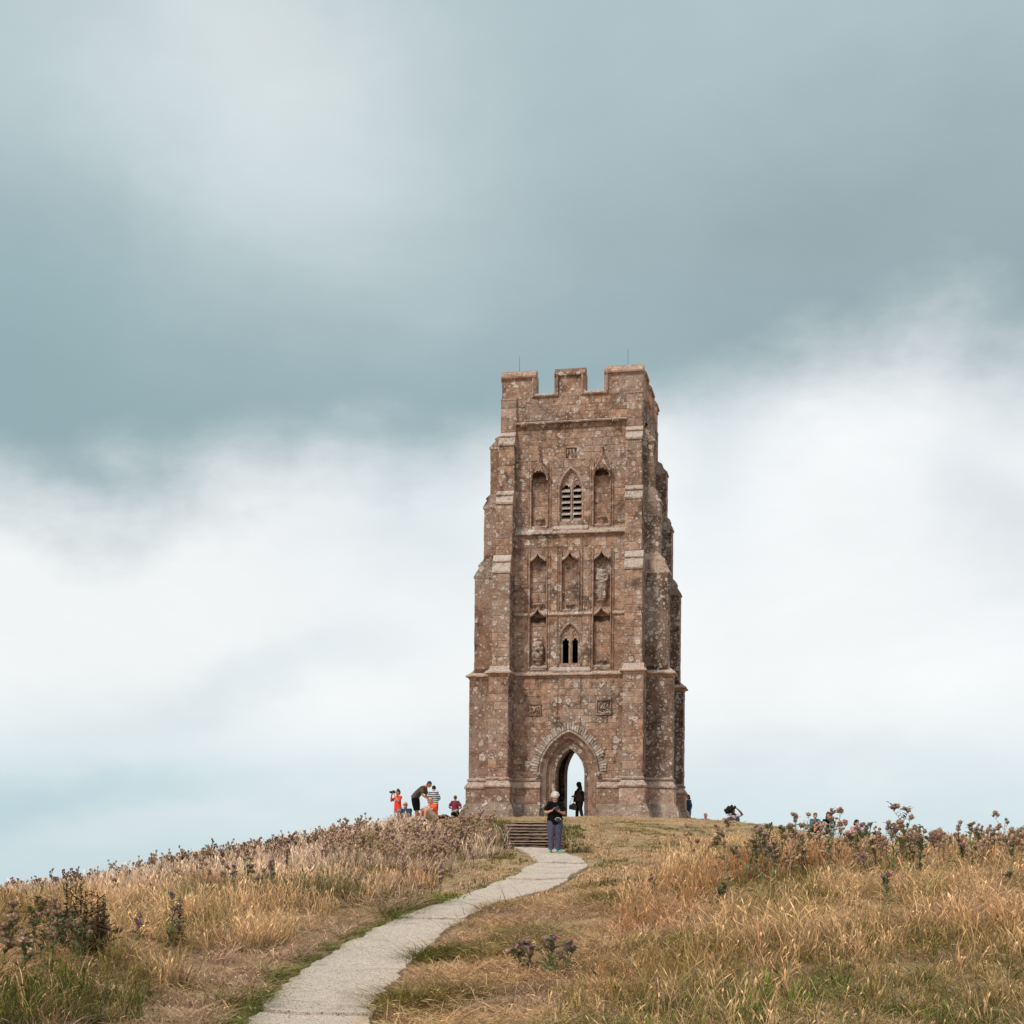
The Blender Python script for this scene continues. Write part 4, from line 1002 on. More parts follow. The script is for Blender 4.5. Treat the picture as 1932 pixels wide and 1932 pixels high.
NEAR = [  # u, v top, distance, kind, label, branches, heads
    (*c6(325, 262), -1658.4, 'dead', 'dry brown many-branched thistle nearest the tower on the right bank', 16, ('brown', 'tan', 'brown'), .75),
    (*c6(432, 250), -1658.4, 'dead', 'slim dry thistle just right of the brown bushy one', 8, ('tan', 'brown'), .5),
    (*c6(520, 262), -1693.5, 'live', 'tall grey-green thistle with purple bloom, leftmost green one on the right bank', 13, ('purple', 'tan', 'brown', 'bud'), .6),
    (*c6(620, 205), -1666.2, 'live', 'green thistle whose highest brown head stands beside the raised-arm visitor', 10, ('brown', 'bud', 'purple'), .5),
    (*c6(705, 262), -1681.8, 'live', 'broad green thistle with purple flower and big faded heads, third green one from the left', 14, ('purple', 'tan', 'tan', 'brown'), .65),
    (*c6(782, 205), 25.4, 'dead', 'thin dry thistle left of the tallest brown-headed one', 6, ('brown', 'bud'), .4),
    (*c6(812, 170), 25.0, 'dead', 'tallest dry thistle with one big round head left of the seated child', 7, ('brown', 'tan'), .35),
    (*c6(862, 212), 26.2, 'live', 'green thistle with drooping heads just left of the seated child', 8, ('brown', 'bud', 'purple'), .5),
    (*c6(985, 180), 26.0, 'live', 'tall thistle in front of the dark-clothed sitter', 9, ('brown', 'brown', 'bud'), .5),
    (*c6(1030, 178), 25.5, 'dead', 'dry thistle with paired round heads right of the dark-clothed sitter', 8, ('brown', 'tan'), .4),
    (*c6(1095, 228), 25.8, 'live', 'green thistle with purple flowers in front of the dark-haired sitter', 9, ('purple', 'brown', 'bud'), .55),
    (*c6(1175, 210), 26.4, 'live', 'thistle with a cluster of three brown heads right of the sitters', 8, ('brown', 'brown', 'bud'), .45),
    (*c6(1262, 228), 25.0, 'dead', 'brown thistle with leaning heads between the sitters and the tall cluster', 8, ('brown', 'tan'), .55),
    (*c6(1305, 214), 24.2, 'live', 'branched thistle left of the tall brown cluster', 10, ('brown', 'bud', 'brown'), .5),
    (*c6(1368, 196), 23.6, 'live', 'tall bushy thistle crowned by three big brown heads', 15, ('brown', 'tan', 'brown', 'purple'), .7),
    (*c6(1425, 236), 24.4, 'live', 'spreading thistle right of the tall brown cluster with flat heads', 12, ('brown', 'purple', 'bud'), .75),
    (*c6(1470, 262), 25.4, 'dead', 'low dry thistle with hanging heads before the gap of bare sky', 8, ('brown', 'tan'), .6),
    (*c6(1522, 266), 25.0, 'dead', 'last dry thistle before the gap of tall grass on the skyline', 7, ('brown',), .5),
    (*c6(1682, 228), -1639.0, 'live', 'stout green thistle with purple head, left one of the far right pair', 9, ('brown', 'purple', 'bud'), .4),
    (*c6(1795, 186), -1635.1, 'dead', 'tall open thistle with pale fluffy head, right one of the far right pair', 13, ('tan', 'brown', 'bud'), .6),
    (*c6(1860, 258), 22.8, 'live', 'thistle leaning right beside the far right pair', 8, ('brown', 'bud'), .7),
    (*c6(1922, 246), 21.0, 'dead', 'thistle at the right edge of the hillside', 9, ('brown', 'tan'), .5),
    (*c6(1275, 492), -1713.0, 'live', 'lone green thistle with one pale nodding head low on the right bank', 4, ('tan', 'purple'), .45),
    (*c6(1172, 450), -1668.2, 'dark', 'small dark thistle with a purple flower in the middle of the right bank', 5, ('purple', 'bud'), .5),
    (*c6(1628, 372), -1640.9, 'dark', 'dark leafy thistle below the far right pair', 9, ('brown', 'pink'), .7),
    (*c6(440, 545), -1720.8, 'dark', 'dark green leafy young thistle without flowers on the right bank', 10, ('bud',), .8),
    (*c6(150, 550), -1695.5, 'dark', 'small dark thistle at the edge of the short grass right of the path', 5, ('bud', 'pink'), .7),
    (*c8(1410, 618), -1842.5, 'dark', 'leafy thistle with magenta flowers near the bottom of the path, left half of the pair', 14, ('purple', 'bud', 'purple', 'tan'), .8),
    (*c8(1632, 575), -1840.6, 'live', 'leafy magenta-flowered thistle near the bottom of the path, taller right one of the pair', 12, ('purple', 'brown', 'purple', 'bud'), .6),
    (*c8(1470, 660), -1839.8, 'dark', 'flowerless leafy thistle at the foot of the magenta-flowered pair', 12, ('bud', 'brown'), .9),
    (*c8(1550, 650), -1841.3, 'dark', 'leafy thistle with one magenta flower between the magenta-flowered pair', 12, ('bud', 'purple', 'bud'), .9),
    (*c8(1600, 690), -1846.3, 'live', 'low grey-green thistle in front of the magenta-flowered pair', 12, ('bud', 'brown'), .9),
    (*c6(575, 300), -1687.7, 'live', 'green thistle in the middle of the tall green group on the right bank', 12, ('purple', 'bud', 'tan'), .6),
    (*c6(660, 330), -1697.4, 'live', 'shorter green thistle in front of the tall green group on the right bank', 12, ('purple', 'bud'), .7),
    (*c7(676, 733), -1778.3, 'dark', 'single low thistle with one magenta flower left of the path', 3, ('purple',), .4),
    (*c7(830, 610), -1797.4, 'dark', 'bushy dark green thistle with pale purple flower in the left grass', 10, ('pink', 'bud'), .6),
    (*c7(262, 560), -1778.3, 'live', 'thistle with magenta flower behind the dark dock stems', 10, ('purple', 'brown', 'brown', 'tan'), .7),
    (*c7(180, 575), 21.5, 'dark', 'dark thistle with round brown heads left of the dock stems', 12, ('brown', 'tan', 'brown'), .8),
    (*c7(60, 640), 19.5, 'dark', 'dense dark thistle with pale seed heads near the left edge', 14, ('tan', 'brown', 'tan'), .9),
    (*c7(20, 700), 18.0, 'dark', 'dark thistle with white down at the left edge of the hillside', 12, ('tan', 'brown'), .9),
    (*c7(120, 760), 17.5, 'dark', 'low dark thistle with a white tuft in the lower left', 10, ('tan', 'bud'), .9),
    (*c7(1100, 400), 31.0, 'dead', 'tall dry thistle rising from the pale grass left of the path bend', 10, ('brown', 'pink'), .6),
    (*c7(1150, 440), 30.0, 'live', 'grey-green thistle with brown heads in the pale grass, left one of a cluster', 12, ('brown', 'pink', 'purple'), .7),
    (*c7(1230, 380), 31.5, 'live', 'highest thistle of the cluster in the pale grass', 12, ('brown', 'pink', 'bud'), .6),
    (*c7(1345, 425), 31.0, 'live', 'thistle with three magenta flowers right of the cluster in the pale grass', 10, ('purple', 'brown', 'purple'), .6),
    (*c7(1285, 440), 30.5, 'dark', 'dark thistle with purple heads between the cluster and the magenta one', 10, ('purple', 'brown'), .7),
    (*c7(1020, 400), 32.0, 'dead', 'faded thistle at the left end of the cluster in the pale grass', 9, ('brown', 'tan'), .7),
    (*c7(860, 450), 33.0, 'dead', 'faint dry thistle far left of the cluster in the pale grass', 8, ('brown', 'tan'), .7),
    (*c7(570, 500), 31.0, 'dead', 'dry bent thistle above the dock stems', 7, ('tan', 'brown'), .8),
]
SPOTS = [spot(u, v, d) for u, v, d, *_ in NEAR]; CLR = np.array([(p[0], p[1]) for p, h in SPOTS])
def clear(x, y, r, ahead):
    c = np.zeros(len(x), bool)
    for a, b_ in CLR:
        dx = x-a*(y/b_); dy = b_-y; c |= (np.hypot(dx, dy*.8) < r) | ((dy > 0) & (dy < ahead) & (abs(dx) < r*.9))
    return c
# zones, outlined on the ground
LT = poly_w([(0, 1960), (150, 1932), (229, 1925), (316, 1854), (343, 1803), (495, 1797), (560, 1770), (610, 1742), (686, 1704), (766, 1696), (804, 1673), (899, 1633), (940, 1616), (942, 1588)])
LT = np.vstack([LT, [[WL[-1, 0]-3.2, 47], [tow(-4, -3).x-1.2, 53], [-6, 62], [-12, 75], [-50, 75], [-50, 6], [-8, 10]]])
RT = poly_w([(1030, 1925), (1100, 1870), (1150, 1800), (1170, 1760), (1185, 1700), (1225, 1662), (1262, 1612)])
RT = np.vstack([RT, [[RT[-1, 0]+3.6, RT[-1, 1]+5], [17, 55], [50, 60], [50, 6], [2, 8]]])
def zones(x, y, n=.35):
    jx = (vnoise(x, y, 2.2)-.5)*n*2 + rng.normal(0, n*.25, len(x)); jy = (vnoise(x+50, y, 2.2)-.5)*n*2
    lt = inside(LT, x+jx, y+jy); rt = inside(RT, x+jx, y+jy)
    ip = inside(PATHP, x, y); dL = segdist(WL, x, y); dR = segdist(WR, x, y); tx = (x-T0.x)*EX.x+(y-T0.y)*EX.y; ty = (x-T0.x)*EY.x+(y-T0.y)*EY.y
    it = (abs(tx) < 5.2) & (ty > -1.7) & (ty < 8)
    it &= ~((abs(tx) > 3.75) & (ty < -.35)); it &= ~((abs(tx) < 2.2) & (ty < -.4))
    st = (y > 41.2) & (y < 48.5) & (x > SX0-.03-.14*((y > 43) & (y < 44.7))) & (x < SX1)
    return lt, rt, ip, dL, dR, it, st
def cand(dens_fn, x0, x1, y0, y1, dmax):
    n = int((x1-x0)*(y1-y0)*dmax); x = rng.uniform(x0, x1, n); y = rng.uniform(y0, y1, n)
    k = abs(x) < .40*y+3.0; x, y = x[k], y[k]; k = rng.random(len(x)) < dens_fn(x, y)/dmax
    return x[k], y[k]
C_PALE = np.array((.92, .68, .50)); C_STRAW = np.array((.90, .585, .32)); C_RUST = np.array((.55, .27, .125)); C_OLIVE = np.array((.30, .235, .055)); C_GREEN = np.array((.13, .165, .028)); C_PINK = np.array((.82, .54, .40))
def mixc(a, b_, t): t = np.clip(t, 0, 1)[:, None]; return a*(1-t)+b_*t
def tufts(kind, x, y, tcol, s0, s1, tilt=.12):
    z = H(x, y)-.02; n = len(x); rot = np.c_[rng.normal(0, tilt, n), rng.normal(.05, tilt, n), rng.random(n)*6.283]
    return np.c_[x, y, z], rot, rng.uniform(s0, s1, n), tcol
gr = np.random.default_rng(3)
# 1 tall dry grass
tallN = [blade_set(30, .18, .10, .56, .0062, .8, .22, .8, r_=gr) for _ in range(4)]; tallF = [blade_set(20, .22, .16, .58, .017, .45, .25, .6, r_=gr) for _ in range(4)]; stalk = [blade_set(7, .20, .42, .78, .006, .75, .7, .9, seg=4, r_=gr) for _ in range(3)]
x, y = cand(lambda x, y: np.where(y < 24, 42, np.where(y < 34, 26, 13)), -22, 26, 11.5, 62, 42)
lt, rt, ip, dL, dR, it, st = zones(x, y); k = (lt | rt) & ~ip & ~it & ~st & (dL > .4)
clump = vnoise(x, y, 1.1); k &= rng.random(len(x)) < np.where(y < 24, .35, .15)+clump*1.35
# open hollow of short green grass at the foot of the right bank
low = rt & (y < 20) & ((vnoise(x+4, y, .55) > .60) | ((y < 16.3) & (x < 4.5)))
k &= ~(low & (rng.random(len(x)) < .45))
x, y, lt, rt = x[k], y[k], lt[k], rt[k]; low = low[k]; nA = vnoise(x, y, .45); nB = vnoise(x+70, y+9, 1.3); nC = vnoise(x+20, y+90, .22)
c = mixc(C_STRAW, C_PALE, (y-27)/9*lt*1.0 + nB*.5-.25)
c = mixc(c, C_RUST, (nA-.44)*2.4*(y < 36)); c = mixc(c, C_OLIVE, (nB-.52)*2.2*np.where(lt, (y < 30), .9)+(y < 20)*.25)
c = mixc(c, C_OLIVE*.8, np.clip((22-y)/6, 0, 1)*lt*(.35+.8*(nB > .42))); c = mixc(c, C_GREEN*.75, np.clip((23-y)/5, 0, 1)*lt*.8*(nA > .40)); c = np.where((low & (rng.random(len(x)) < .4))[:, None], C_STRAW, c); c = np.where((low & (rng.random(len(x)) < .45))[:, None], C_GREEN*1.3, c)
c = mixc(c, C_GREEN*.6, lt*(vnoise(x+3, y+17, .7) > .70)*(y < 36)*.7)
c *= rng.uniform(.6, 1.25, len(x))[:, None]
size = np.where(lt, np.where(y > 40, .95, 1.0), np.clip(.80+.012*(y-16), .6, .9))*(.55+.75*vnoise(x, y, .8))
pos, rot, s_, tc_ = tufts('tall', x, y, c, .8, 1.2); s_ = s_*size; s_ = np.where(clear(x, y, .38, 1.3), s_*.42, s_)
pick = rng.integers(0, 4, len(x)) + np.where(y > 27, 4, 0)
sk = rng.random(len(x)) < np.where(y < 28, .16, .05); pick = np.where(sk, rng.integers(8, 11, len(x)), pick); tc_ = np.where((sk & (rng.random(len(x)) < .6))[:, None], C_STRAW*1.1, tc_)
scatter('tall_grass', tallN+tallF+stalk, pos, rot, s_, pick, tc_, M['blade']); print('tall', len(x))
# 2 low turf and mown dry grass around the path, steps and tower
turfN = [blade_set(24, .12, .04, .15, .008, .8, 0.05, .4, seg=2, r_=gr) for _ in range(3)]; turfF = [blade_set(24, .20, .04, .12, .018, .7, .04, .4, seg=2, r_=gr) for _ in range(3)]; thatch = [blade_set(20, .16, .18, .42, .009, 1.5, .1, .3, flat=True, r_=gr) for _ in range(3)]
x, y = cand(lambda x, y: np.where(y < 24, 85, np.where(y < 36, 50, 24)), -22, 26, 11.5, 72, 85)
lt, rt, ip, dL, dR, it, st = zones(x, y, .25); tall_ = lt | rt
edge = np.minimum(dL, dR); over = ip & (edge < .02+.08*vnoise(x, y, 3.0)) & (rng.random(len(x)) < .4)
k = ((~ip) | over) & ~it & ~st & (~tall_ | (rng.random(len(x)) < .45))
wear = vnoise(x, y, .9)*.6+vnoise(x+30, y, 3.1)*.4; k &= (wear > .30) | tall_ | (dL < .45)
lf_ = x < np.interp(y, WL[:, 1][:12], WL[:, 0][:12]); k &= ~(lf_ & ~lt & (dL > .42) & (y < 40) & (rng.random(len(x)) < .6))
x, y, lt, rt, ip, dL, dR = [q[k] for q in (x, y, lt, rt, ip, dL, dR)]; nA = vnoise(x+11, y, .5); nB = vnoise(x+5, y+40, 1.6); nC = vnoise(x, y, .25)
left = x < np.interp(y, WL[:, 1][:12], WL[:, 0][:12])
c = mixc(C_STRAW*1.02, C_PINK, (nB-.3)*1.5); c = mixc(c, C_OLIVE, (nA-.44)*3.0); c = mixc(c, C_GREEN, (nC*.5+nA*.5-.66)*4)
fr_ = np.clip(1-(dL-.16-.20*vnoise(x, y, 1.5))/.08, 0, 1)*(y < 38.5)*np.where(vnoise(x, y, .9) > .12, 1, .3)
c = mixc(c, C_GREEN*1.45+C_OLIVE*.1, fr_*.97)
c = mixc(c, C_GREEN*1.1, np.clip((17.6-y)/2.5, 0, 1)*(x > .5)*(.45+.75*(nB > .45))); c = mixc(c, C_GREEN*.9, (x < -3.2)*np.clip((17-y)/3, 0, 1)*.7)
dt_ = segdist(LT[:13], x, y); c = mixc(c, C_GREEN*.8, np.clip(1-dt_/.6, 0, 1)*(vnoise(x+8, y, .8) > .55)*.9*lt)
strip = left & ~lt & (dL > .25) & (y < 40); c = mixc(c, C_PINK*1.05, strip*.75*(vnoise(x+2, y, 1.1) > .3))
# ragged green growth along both sides of the steps
stp = (y > 41) & (y < 46.5) & ((abs(x-SX0+.35) < .4) | (abs(x-SX1-.2) < .22)); c = mixc(c, C_GREEN*1.05, stp*.85)
c *= rng.uniform(.78, 1.2, len(x))[:, None]
pos, rot, s_, tc_ = tufts('turf', x, y, c, .6, 1.25, .15)
s_ *= 1+fr_*.3*(dL > .12)+stp*.6; s_ *= np.where((np.minimum(dL, dR) < .3) & (y < 41), .62, 1)+.5*((nA > .6) & (dR < 2.5) & (y < 34)); s_ *= np.where(y > 46, np.where(y > 58, .45, .7), 1)
pick = rng.integers(0, 3, len(x)) + np.where(y > 30, 3, 0); th = (rng.random(len(x)) < np.where(y > 36, .04, .22)) & (fr_ < .3) & ~stp; pick = np.where(th, rng.integers(6, 9, len(x)), pick)
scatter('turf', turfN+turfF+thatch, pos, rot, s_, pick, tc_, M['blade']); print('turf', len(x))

# ------------------------------------------------------------------ thistles and docks
G_LIVE = FM('thistle_green', (.175, .20, .095), nz=.35, scale=20); G_DARK = FM('thistle_dark_green', (.14, .145, .065), nz=.35, scale=20)
G_DEAD = FM('thistle_brown_stem', (.34, .23, .14), nz=.35, scale=20); H_BR = FM('thistle_brown_head', (.28, .165, .115), nz=.5, scale=60); H_TAN = FM('thistle_tan_down', (.66, .46, .34), nz=.35, scale=60)
G_OLD = FM('thistle_old_stem', (.14, .115, .065), nz=.4, scale=20)
H_PUR = FM('thistle_purple_floret', (.42, .10, .36), nz=.35, scale=60); H_PINK = FM('thistle_faded_head', (.34, .20, .19), nz=.5, scale=60); H_GR = FM('thistle_green_head', (.17, .165, .10), nz=.4, scale=60)
def head_geo(mb, c, r_, ax, rn, spin=14, cup=True):
    """spiny bulb along direction ax"""
    ax = Vector(ax).normalized(); q = Vector((0, 0, 1)).rotation_difference(ax).to_matrix(); c = Vector(c); k = len(mb.v); n = 8
    prof = [(.25, -.9), (.75, -.6), (1.0, 0), (.8, .55), (.45, .8)]
    for rr, zz in prof:
        for j in range(n):
            a = 6.283*j/n; mb.v.append(tuple(c+q@Vector((rr*r_*math.cos(a), rr*r_*math.sin(a), zz*r_)))); mb.t.append(0)
    for i in range(len(prof)-1):
        for j in range(n): j2 = (j+1) % n; mb.f.append((k+i*n+j, k+i*n+j2, k+(i+1)*n+j2, k+(i+1)*n+j))
    mb.f.append(tuple(k+4*n+j for j in range(n)))
    for i in range(spin):
        a = rn.uniform(0, 6.283); z = rn.uniform(-.5, .5); d = Vector((math.cos(a), math.sin(a), z*.9)); b0 = Vector((.85*math.cos(a), .85*math.sin(a), z))*r_
        s_ = Vector((-math.sin(a), math.cos(a), 0))*r_*.14; k = len(mb.v)
        for p in (b0+s_, b0-s_, b0+d*r_*.62): mb.v.append(tuple(c+q@p)); mb.t.append(0)
        mb.f.append((k, k+1, k+2))
def floret_geo(mb, c, r_, ax, rn, n=16):
    ax = Vector(ax).normalized(); q = Vector((0, 0, 1)).rotation_difference(ax).to_matrix(); c = Vector(c)
    for i in range(n):
        a = 6.283*i/n+rn.uniform(-.1, .1); sp_ = rn.uniform(.15, .95); k = len(mb.v); s_ = Vector((-math.sin(a), math.cos(a), 0))*r_*.16
        b0 = Vector((math.cos(a), math.sin(a), 0))*r_*.3*sp_+Vector((0, 0, r_*.5)); t0 = Vector((math.cos(a)*sp_, math.sin(a)*sp_, 1.55-.55*sp_))*r_
        for p in (b0+s_, b0-s_, t0-s_*1.4, t0+s_*1.4): mb.v.append(tuple(c+q@p)); mb.t.append(0)
        mb.f.append((k, k+1, k+2, k+3))
    k = len(mb.v)
    mb.ball(tuple(c+q@Vector((0, 0, r_*.7))), (r_*.55, r_*.55, r_*.5), 7, 4)
def leaf_geo(mb, p, d, L, rn, wd=.3):
    """spiny lobed leaf: zigzag edge, drooping tip"""
    d = Vector(d).normalized(); s_ = d.cross(Vector((0, 0, 1))); s_ = s_.normalized() if s_.length > .01 else Vector((1, 0, 0)); n = 7; k = len(mb.v); p = Vector(p)
    for i in range(n):
        t = i/(n-1); w_ = wd*L*math.sin(math.pi*(.12+.88*t))*(1.0 if i % 2 else .42); m_ = p+d*(L*t)+Vector((0, 0, .25*L*t-.55*L*t*t)); z = Vector((0, 0, .10*L*(1 if i % 2 else -.2)))
        for q in (m_-s_*w_+z, m_, m_+s_*w_+z): mb.v.append(tuple(q)); mb.t.append(0)
    for i in range(n-1):
        a = k+3*i; mb.f += [(a, a+1, a+4, a+3), (a+1, a+2, a+5, a+4)]
def thistle_skel(rn, h, nb, spread):
    """returns stems (list of pts, radii) , head spots (pos, axis), leaf spots"""
    st, hd, lf = [], [], []
    def walk(p, d, L, r_, lev):
        pts_ = [Vector(p)]; n = 5; p = Vector(p); d = Vector(d).normalized()
        for i in range(n):
            d = (d+Vector((rn.uniform(-.16, .16), rn.uniform(-.16, .16), .07))).normalized(); p = p+d*(L/n); pts_.append(p.copy())
            lf.append((p.copy(), Vector((rn.uniform(-1, 1), rn.uniform(-1, 1), .45)), (.6 if lev else 1.1)*(1-.45*i/n)))
            if lev == 0 and i < 3: lf.append((p-d*(L/n)*rn.random(), Vector((rn.uniform(-1, 1), rn.uniform(-1, 1), .3)), 1.3-.2*i))
            if lev == 0 and i >= 1 or (lev == 1 and i >= 3 and rn.random() < .6):
                for _ in range(1 if rn.random() < .7 else 2):
                    if len(st) < nb:
                        a = rn.uniform(0, 6.283); walk(p, Vector((math.cos(a)*spread, math.sin(a)*spread, .9)), L*rn.uniform(.30, .50)*(1-.10*i), r_*.6, lev+1)
        st.append((pts_, [r_*(1-.5*i/n) for i in range(n+1)]))
        nod = Vector((rn.uniform(-.7, .7), rn.uniform(-.7, .7), rn.uniform(-.15, .8))); hd.append((p+nod.normalized()*.02, nod))
    walk((0, 0, 0), (rn.uniform(-.12, .12), rn.uniform(-.12, .12), 1), h*.93, .009, 0)
    return st, hd, lf
leaf_me = {}
def make_leaf_mesh(key, m_, seed, L=.16):
    mb = MB(); leaf_geo(mb, (0, 0, 0), (1, 0, .1), L, random.Random(seed), .21); o = mb.build('leaf', m_, None, fix=False); leaf_me[key] = o.data; bpy.data.objects.remove(o)
make_leaf_mesh('live', G_LIVE, 1); make_leaf_mesh('dead', G_DEAD, 2, .12); make_leaf_mesh('dark', G_DARK, 3, .17)
head_me = {}
for nm, mh, mf, sz in (('purple', H_GR, H_PUR, .030), ('brown', H_BR, None, .032), ('tan', H_BR, H_TAN, .036), ('pink', H_PINK, H_PUR, .024), ('bud', H_GR, None, .024)):
    rn = random.Random(len(nm)); mb = MB(); head_geo(mb, (0, 0, 0), sz, (0, 0, 1), rn, 22); o = mb.build('flower_head', mh, None, fix=False); d_ = [o.data]; bpy.data.objects.remove(o)
    if mf: mb = MB(); floret_geo(mb, (0, 0, 0), sz, (0, 0, 1), rn, 18); o = mb.build('florets', mf, None, fix=False); d_.append(o.data); bpy.data.objects.remove(o)
    head_me[nm] = d_
def near_thistle(name, loc, h, kind, seed, label, group=None, nb=9, heads=('purple', 'brown', 'bud'), spread=.5, cat='thistle'):
    rn = random.Random(seed); st, hd, lf = thistle_skel(rn, h, nb, spread)
    t = empty(name, loc, 0, label, cat, group); mb = MB()
    for pts_, rr in st: mb.tube(pts_, rr, 5, cap=False)
    mb.build('stem', {'live': G_LIVE, 'dead': G_DEAD, 'dark': G_DARK}[kind], t, fix=False)
    for i, (p, d, s_) in enumerate(lf):
        if i % 2 and kind == 'dead': continue
        o = bpy.data.objects.new('leaf', leaf_me[kind]); col.objects.link(o); o.parent = t; o.location = p
        o.rotation_euler = (rn.uniform(-.4, .4), -.5+rn.uniform(-.4, .3), rn.uniform(0, 6.283)); q = s_*rn.uniform(.7, 1.3)*max(1.0, min(1.2, h/.8))*(.9 if kind == 'dead' else 1.1); o.scale = (q, q, q)
    for p, d in hd:
        k = rn.choice(heads); o = bpy.data.objects.new('flower_head', head_me[k][0]); col.objects.link(o); o.parent = t; o.location = p; o.rotation_mode = 'QUATERNION'
        o.rotation_quaternion = Vector((0, 0, 1)).rotation_difference(d.normalized()); q = rn.uniform(.85, 1.25); o.scale = (q, q, q)
        if len(head_me[k]) > 1: f = bpy.data.objects.new('florets', head_me[k][1]); col.objects.link(f); f.parent = o
    return t
for i, (u, v, d, kind, lab, nb_, hds, spd) in enumerate(NEAR):
    loc, h = SPOTS[i]; h = max(h, .48)
    near_thistle('thistle', loc, min(h, 1.3), kind, 100+i, lab, None, nb_, hds, spd)
# distant thistles: one mesh each, shared between alike plants
far_me = []
for k in range(9):
    rn = random.Random(900+k); st, hd, lf = thistle_skel(rn, .75, 9 if k < 6 else 12, .55); mb = MB()
    for pts_, rr in st: mb.tube(pts_[::2]+[pts_[-1]], [.011]*len(pts_[::2]+[pts_[-1]]), 3, cap=False)
    for i, (p, d, s_) in enumerate(lf): leaf_geo(mb, p, d, .10*s_, rn, .24)
    nst = len(mb.f)
    for p, d in hd: head_geo(mb, p, .034, d, rn, 8)
    nh = len(mb.f)
    for p, d in hd:
        if rn.random() < .3: floret_geo(mb, p, .034, d, rn, 8)
    o = mb.build('thistle', (G_DEAD, G_OLD, G_DEAD)[k % 3], None, fix=False); me = o.data; me.materials.append((H_PINK, H_BR, H_TAN)[k//3]); me.materials.append(H_PUR if k % 3 == 1 else H_TAN)
    if len(me.polygons) == len(mb.f):
        idx = np.zeros(len(me.polygons), np.int32); idx[nst:nh] = 1; idx[nh:] = 2; me.polygons.foreach_set('material_index', idx)
    far_me.append(me); bpy.data.objects.remove(o)
def far_thistle(x, y, s_, vs, label, group, rn):
    o = bpy.data.objects.new('thistle', far_me[rn.choice(vs)]); col.objects.link(o); z = float(H(x, y)[0]); o.location = (x, y, z-.03)
    o.rotation_euler = (rn.uniform(-.12, .12), rn.uniform(-.12, .12), rn.uniform(0, 6.28)); o.scale = (s_, s_, s_); tag(o, label, 'thistle', group)
rn = random.Random(77)
for i in range(112):       # mass of faded thistles on the crest beside the visitors
    u = rn.uniform(625, 925); v = 1585+(u-625)*.02+rn.uniform(-6, 62)*(1-.0*u); 
    if u > 860: v = rn.uniform(1578, 1612)
    x, y = hit(u, v)
    if y > 53: y = rn.uniform(46, 52); x = (u-966)/F*y
    far_thistle(x, y, rn.uniform(.75, 1.05), (0, 0, 1, 2, 3, 6), 'faded thistle with pinkish brown heads in the crowded patch below the sitting visitors', 'crowded thistles on the crest left of the tower', rn)
for i in range(118):       # dark line along the left skyline
    u = -10+650*(i+rn.random())/118; d = rn.uniform(43, 51); x = (u-966)/F*d
    far_thistle(x, d, rn.uniform(.5, .85), (1, 2, 3, 4, 5, 2), 'small dark thistle on the skyline of the left slope', 'thistles along the left skyline', rn)
for i in range(26):        # loose ones in the skyline of the right bank
    u = rn.choice([rn.uniform(1380, 1640), rn.uniform(1640, 1790), rn.uniform(1820, 1932)]); d = rn.uniform(25, 31); x = (u-966)/F*d
    far_thistle(x, d, rn.uniform(.6, .95), (3, 4, 5, 6), 'brown thistle among the crowd on the crest of the right bank', 'crowded thistles on the right bank', rn)
# the plants beyond those counted one by one
FARV = []
for k in range(5):
    rn = random.Random(1300+k); st, hd, lf = thistle_skel(rn, .72, 9, .6); mb = MB()
    for pts_, rr in st: mb.tube(pts_[::2]+[pts_[-1]], [.011]*len(pts_[::2]+[pts_[-1]]), 3, cap=False)
    for i, (p, d, s_) in enumerate(lf): leaf_geo(mb, p, d, .10*s_, rn, .24)
    n0 = len(mb.v)
    for p, d in hd: head_geo(mb, p, .034, d, rn, 8)
    FARV.append((mb.v, mb.f, [rn.uniform(0, .35)]*n0+[rn.uniform(.5, 1) for _ in range(len(mb.v)-n0)], [1.0]*len(mb.v)))
us = []; 
for i in range(110):
    u = rng.uniform(600, 935); v = rng.uniform(1574, 1640) if u < 860 else rng.uniform(1572, 1615); x_, y_ = hit(u, v)
    if y_ > 53: y_ = rng.uniform(44, 52.5); x_ = (u-966)/F*y_
    us.append((x_, y_, 0))
for i in range(520):
    u = rng.uniform(-60, 640); d = rng.uniform(41, 51); us.append(((u-966)/F*d, d, 1))
for i in range(95):
    u = rng.uniform(1400, 1990); d = rng.uniform(26, 31); us.append(((u-966)/F*d, d, 2))
for i in range(30):
    x_, y_ = hit(rng.uniform(560, 900), rng.uniform(1610, 1680)); us.append((x_, y_, 0))
us = np.array(us); kz = us[:, 2]; n = len(us)
keep = (kz != 1) | (vnoise(us[:, 0], us[:, 1], .6) > .33); us = us[keep]; kz = us[:, 2]; n = len(us)
cc = np.where((kz == 0)[:, None], np.array((.42, .27, .215)), np.where((kz == 1)[:, None], np.array((.21, .13, .10)), np.array((.44, .29, .19))))*rng.uniform(.7, 1.3, n)[:, None]
scatter('thistle_patch', FARV, np.c_[us[:, 0], us[:, 1], H(us[:, 0], us[:, 1])-.03], np.c_[rng.normal(0, .12, n), rng.normal(0, .12, n), rng.random(n)*6.283], rng.uniform(.6, 1.0, n)*np.where(kz == 1, .8, 1), rng.integers(0, 5, n), cc, M['blade'])
